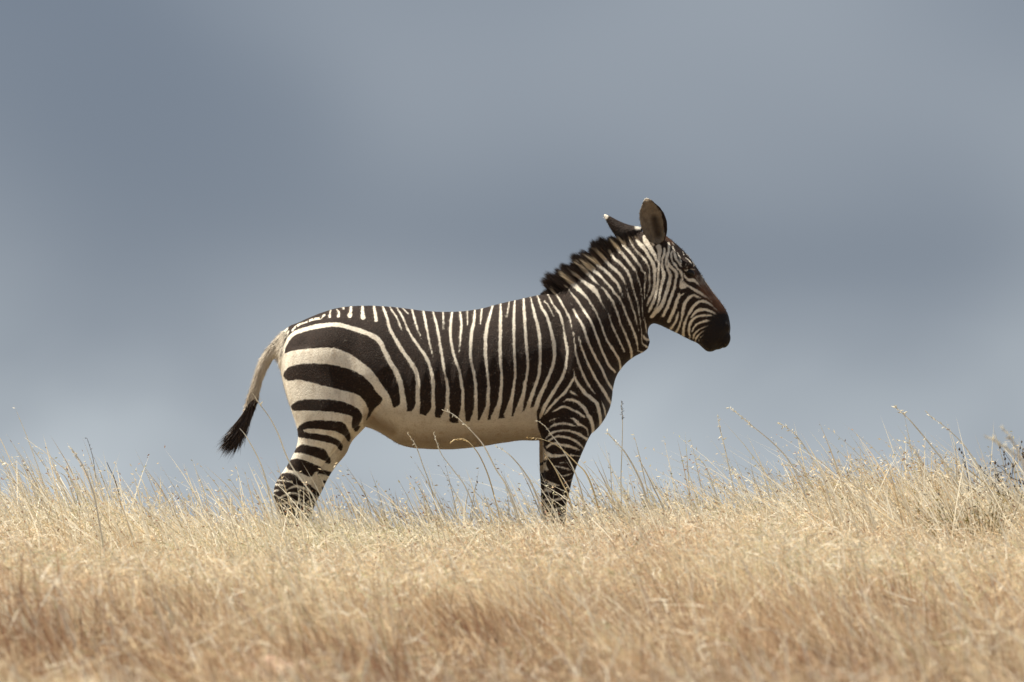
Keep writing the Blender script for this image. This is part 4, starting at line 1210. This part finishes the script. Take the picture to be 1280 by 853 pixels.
def build_tussock(name, label, cat, cx, cy, n, h0, h1, spread, mat_name, cols, seed, lean_left):
    r = np.random.default_rng(seed)
    m, N, L = new_mat(mat_name)
    o = N('ShaderNodeOutputMaterial'); d = N('ShaderNodeBsdfPrincipled'); d.inputs['Roughness'].default_value = .6
    a = N('ShaderNodeAttribute'); a.attribute_name = 'tint'
    rp = N('ShaderNodeValToRGB'); e = rp.color_ramp.elements
    e[0].color = (*cols[0], 1); e[1].color = (*cols[-1], 1)
    for k, c in enumerate(cols[1:-1]):
        q = e.new((k + 1) / (len(cols) - 1)); q.color = (*c, 1)
    L(a.outputs['Fac'], rp.inputs['Fac']); L(rp.outputs[0], d.inputs['Base Color'])
    t = N('ShaderNodeBsdfTranslucent'); L(rp.outputs[0], t.inputs['Color'])
    ms = N('ShaderNodeMixShader'); ms.inputs[0].default_value = .35
    L(d.outputs[0], ms.inputs[1]); L(t.outputs[0], ms.inputs[2]); L(ms.outputs[0], o.inputs['Surface'])
    az = r.random(n) * 2 * math.pi; rad = spread * np.sqrt(r.random(n))
    x = cx + rad * np.cos(az); y = cy + rad * np.sin(az)
    lean = np.stack([np.cos(az) * .4 - lean_left * (.6 + .5 * r.random(n)), np.sin(az) * .4, np.zeros(n)], 1)
    h = h0 + (h1 - h0) * r.random(n)
    acc = Acc()
    V, lo, to, nv, al, tip = blades(x, y, h, .003 + .003 * r.random(n), lean, .1 + .6 * r.random(n), seed, 4, .05)
    acc.add(V, lo, to, np.repeat(r.random(n), nv), al)
    k = n * 2
    i = r.integers(0, n, k); f = .55 + .45 * r.random(k)
    Vr = V.reshape(n, nv, 3); P = Vr[i, 4] + (Vr[i, -1] - Vr[i, 4]) * f[:, None]
    D = r.normal(size=(k, 3)) * .6 + np.array([-.3, 0, .2]); D /= np.linalg.norm(D, axis=1)[:, None]
    spikelets(P, D, .010 + .014 * r.random(k), r, acc, r.random(k))
    ob = acc.build(name, m)
    me = ob.data
    co = np.zeros(len(me.vertices) * 3, dtype=np.float32); me.vertices.foreach_get('co', co)
    co = co.reshape(-1, 3) - np.array([cx, cy, float(ground_z(cx, cy))], dtype=np.float32)
    me.vertices.foreach_set('co', co.ravel()); me.update()
    ob.location = (cx, cy, float(ground_z(cx, cy)))
    tag(ob, label, cat)

q = at_depth(1226, 640, -1.5)
build_tussock("grass_tussock", "dark olive-brown tuft near the right edge of the hill", "grass tuft", q.x, -1.5, 230, .32, .56, .038, "olive_tuft", [(.07,.05,.022), (.15,.12,.042), (.21,.17,.065), (.38,.29,.13)], 81, .25)
q = at_depth(1150, 640, -.2)
build_tussock("grass_tussock", "tall straw-coloured clump of seeding grass, highest on the right", "grass tuft", q.x, -.2, 620, .36, .64, .17, "straw_clump", [(.42,.26,.13), (.66,.50,.29), (.82,.72,.52), (.55,.40,.20), (.86,.78,.60)], 83, .55)

def build_bush():
    r = random.Random(4)
    q = at_depth(1262, 640, -.4); gz = float(ground_z(q.x, -.4))
    root = bpy.data.objects.new("twig_bush", None); COL.objects.link(root); root.location = (q.x, -.4, gz)
    tag(root, "leafless bush of thin dark twigs at the right edge", "bush")
    V = []; F = []; BV = []; BF = []
    def grow(p, d, ln, rad, lvl):
        P = [p]; dd = d.copy()
        for k in range(4):
            dd = (dd + Vector((r.gauss(0, .22), r.gauss(0, .22), r.gauss(.02, .18)))).normalized()
            P.append(P[-1] + dd * ln / 4)
        v, f = tube([tuple(a) for a in P], rad, rad * .6, 4)
        b = len(V); V.extend([tuple(a) for a in v]); F.extend([tuple(i + b for i in g) for g in f])
        if lvl < 3:
            for k in range(r.choice((2, 3, 3))):
                t = r.choice((2, 3, 4))
                nd = (dd + Vector((r.gauss(0, .7), r.gauss(0, .7), r.gauss(.1, .5)))).normalized()
                grow(P[t], nd, ln * r.uniform(.5, .75), rad * .65, lvl + 1)
        else:
            for k in range(2):
                c = P[-1 - k]; s_ = r.uniform(.003, .006); b = len(BV)
                BV.extend([(c.x + s_, c.y, c.z), (c.x - s_, c.y, c.z), (c.x, c.y + s_, c.z), (c.x, c.y - s_, c.z), (c.x, c.y, c.z + s_ * 1.6), (c.x, c.y, c.z - s_ * 1.6)])
                for g in ((0,2,4),(2,1,4),(1,3,4),(3,0,4),(2,0,5),(1,2,5),(3,1,5),(0,3,5)): BF.append(tuple(i + b for i in g))
    for k in range(9):
        a = r.uniform(0, 6.28)
        grow(Vector((r.gauss(0, .05), r.gauss(0, .05), 0)), Vector((.45 * math.cos(a) + .12, .45 * math.sin(a), 1)).normalized(), r.uniform(.30, .42), .0036, 0)
    for nm, v, f in (("twigs", V, F), ("buds", BV, BF)):
        me = bpy.data.meshes.new(nm); me.from_pydata(v, [], f); o_ = link(nm, me, DARK, root); o_['kind'] = 'stuff'
build_bush()

def build_stone():
    x, y = on_grass(352, 850, .16)
    gz = float(ground_z(x, y))
    bm = bmesh.new(); bmesh.ops.create_icosphere(bm, subdivisions=4, radius=1)
    rr = random.Random(2)
    from mathutils import noise
    for v in bm.verts:
        k = 1 + .28 * noise.noise(v.co * 1.4) + .10 * noise.noise(v.co * 4)
        v.co = Vector((v.co.x * .15 * k, v.co.y * .12 * k, v.co.z * .15 * k))
    me = bpy.data.meshes.new("stone"); bm.to_mesh(me); bm.free(); smooth_all(me)
    m, N, L = new_mat("pink_sandstone")
    o = N('ShaderNodeOutputMaterial'); b = N('ShaderNodeBsdfPrincipled'); t = N('ShaderNodeTexCoord'); n = N('ShaderNodeTexNoise')
    n.inputs['Scale'].default_value = 25; n.inputs['Detail'].default_value = 6; L(t.outputs['Object'], n.inputs['Vector'])
    c = N('ShaderNodeMixRGB'); c.inputs[1].default_value = (.36, .22, .15, 1); c.inputs[2].default_value = (.52, .37, .27, 1)
    L(n.outputs['Fac'], c.inputs[0]); L(c.outputs[0], b.inputs['Base Color']); b.inputs['Roughness'].default_value = .9
    bp = N('ShaderNodeBump'); bp.inputs['Distance'].default_value = .02; L(n.outputs['Fac'], bp.inputs['Height']); L(bp.outputs[0], b.inputs['Normal'])
    L(b.outputs[0], o.inputs['Surface'])
    ob = link("stone", me, m); ob.location = (x, y, gz + .06)
    tag(ob, "pinkish stone half hidden in the blurred grass at the bottom", "stone")
build_stone()
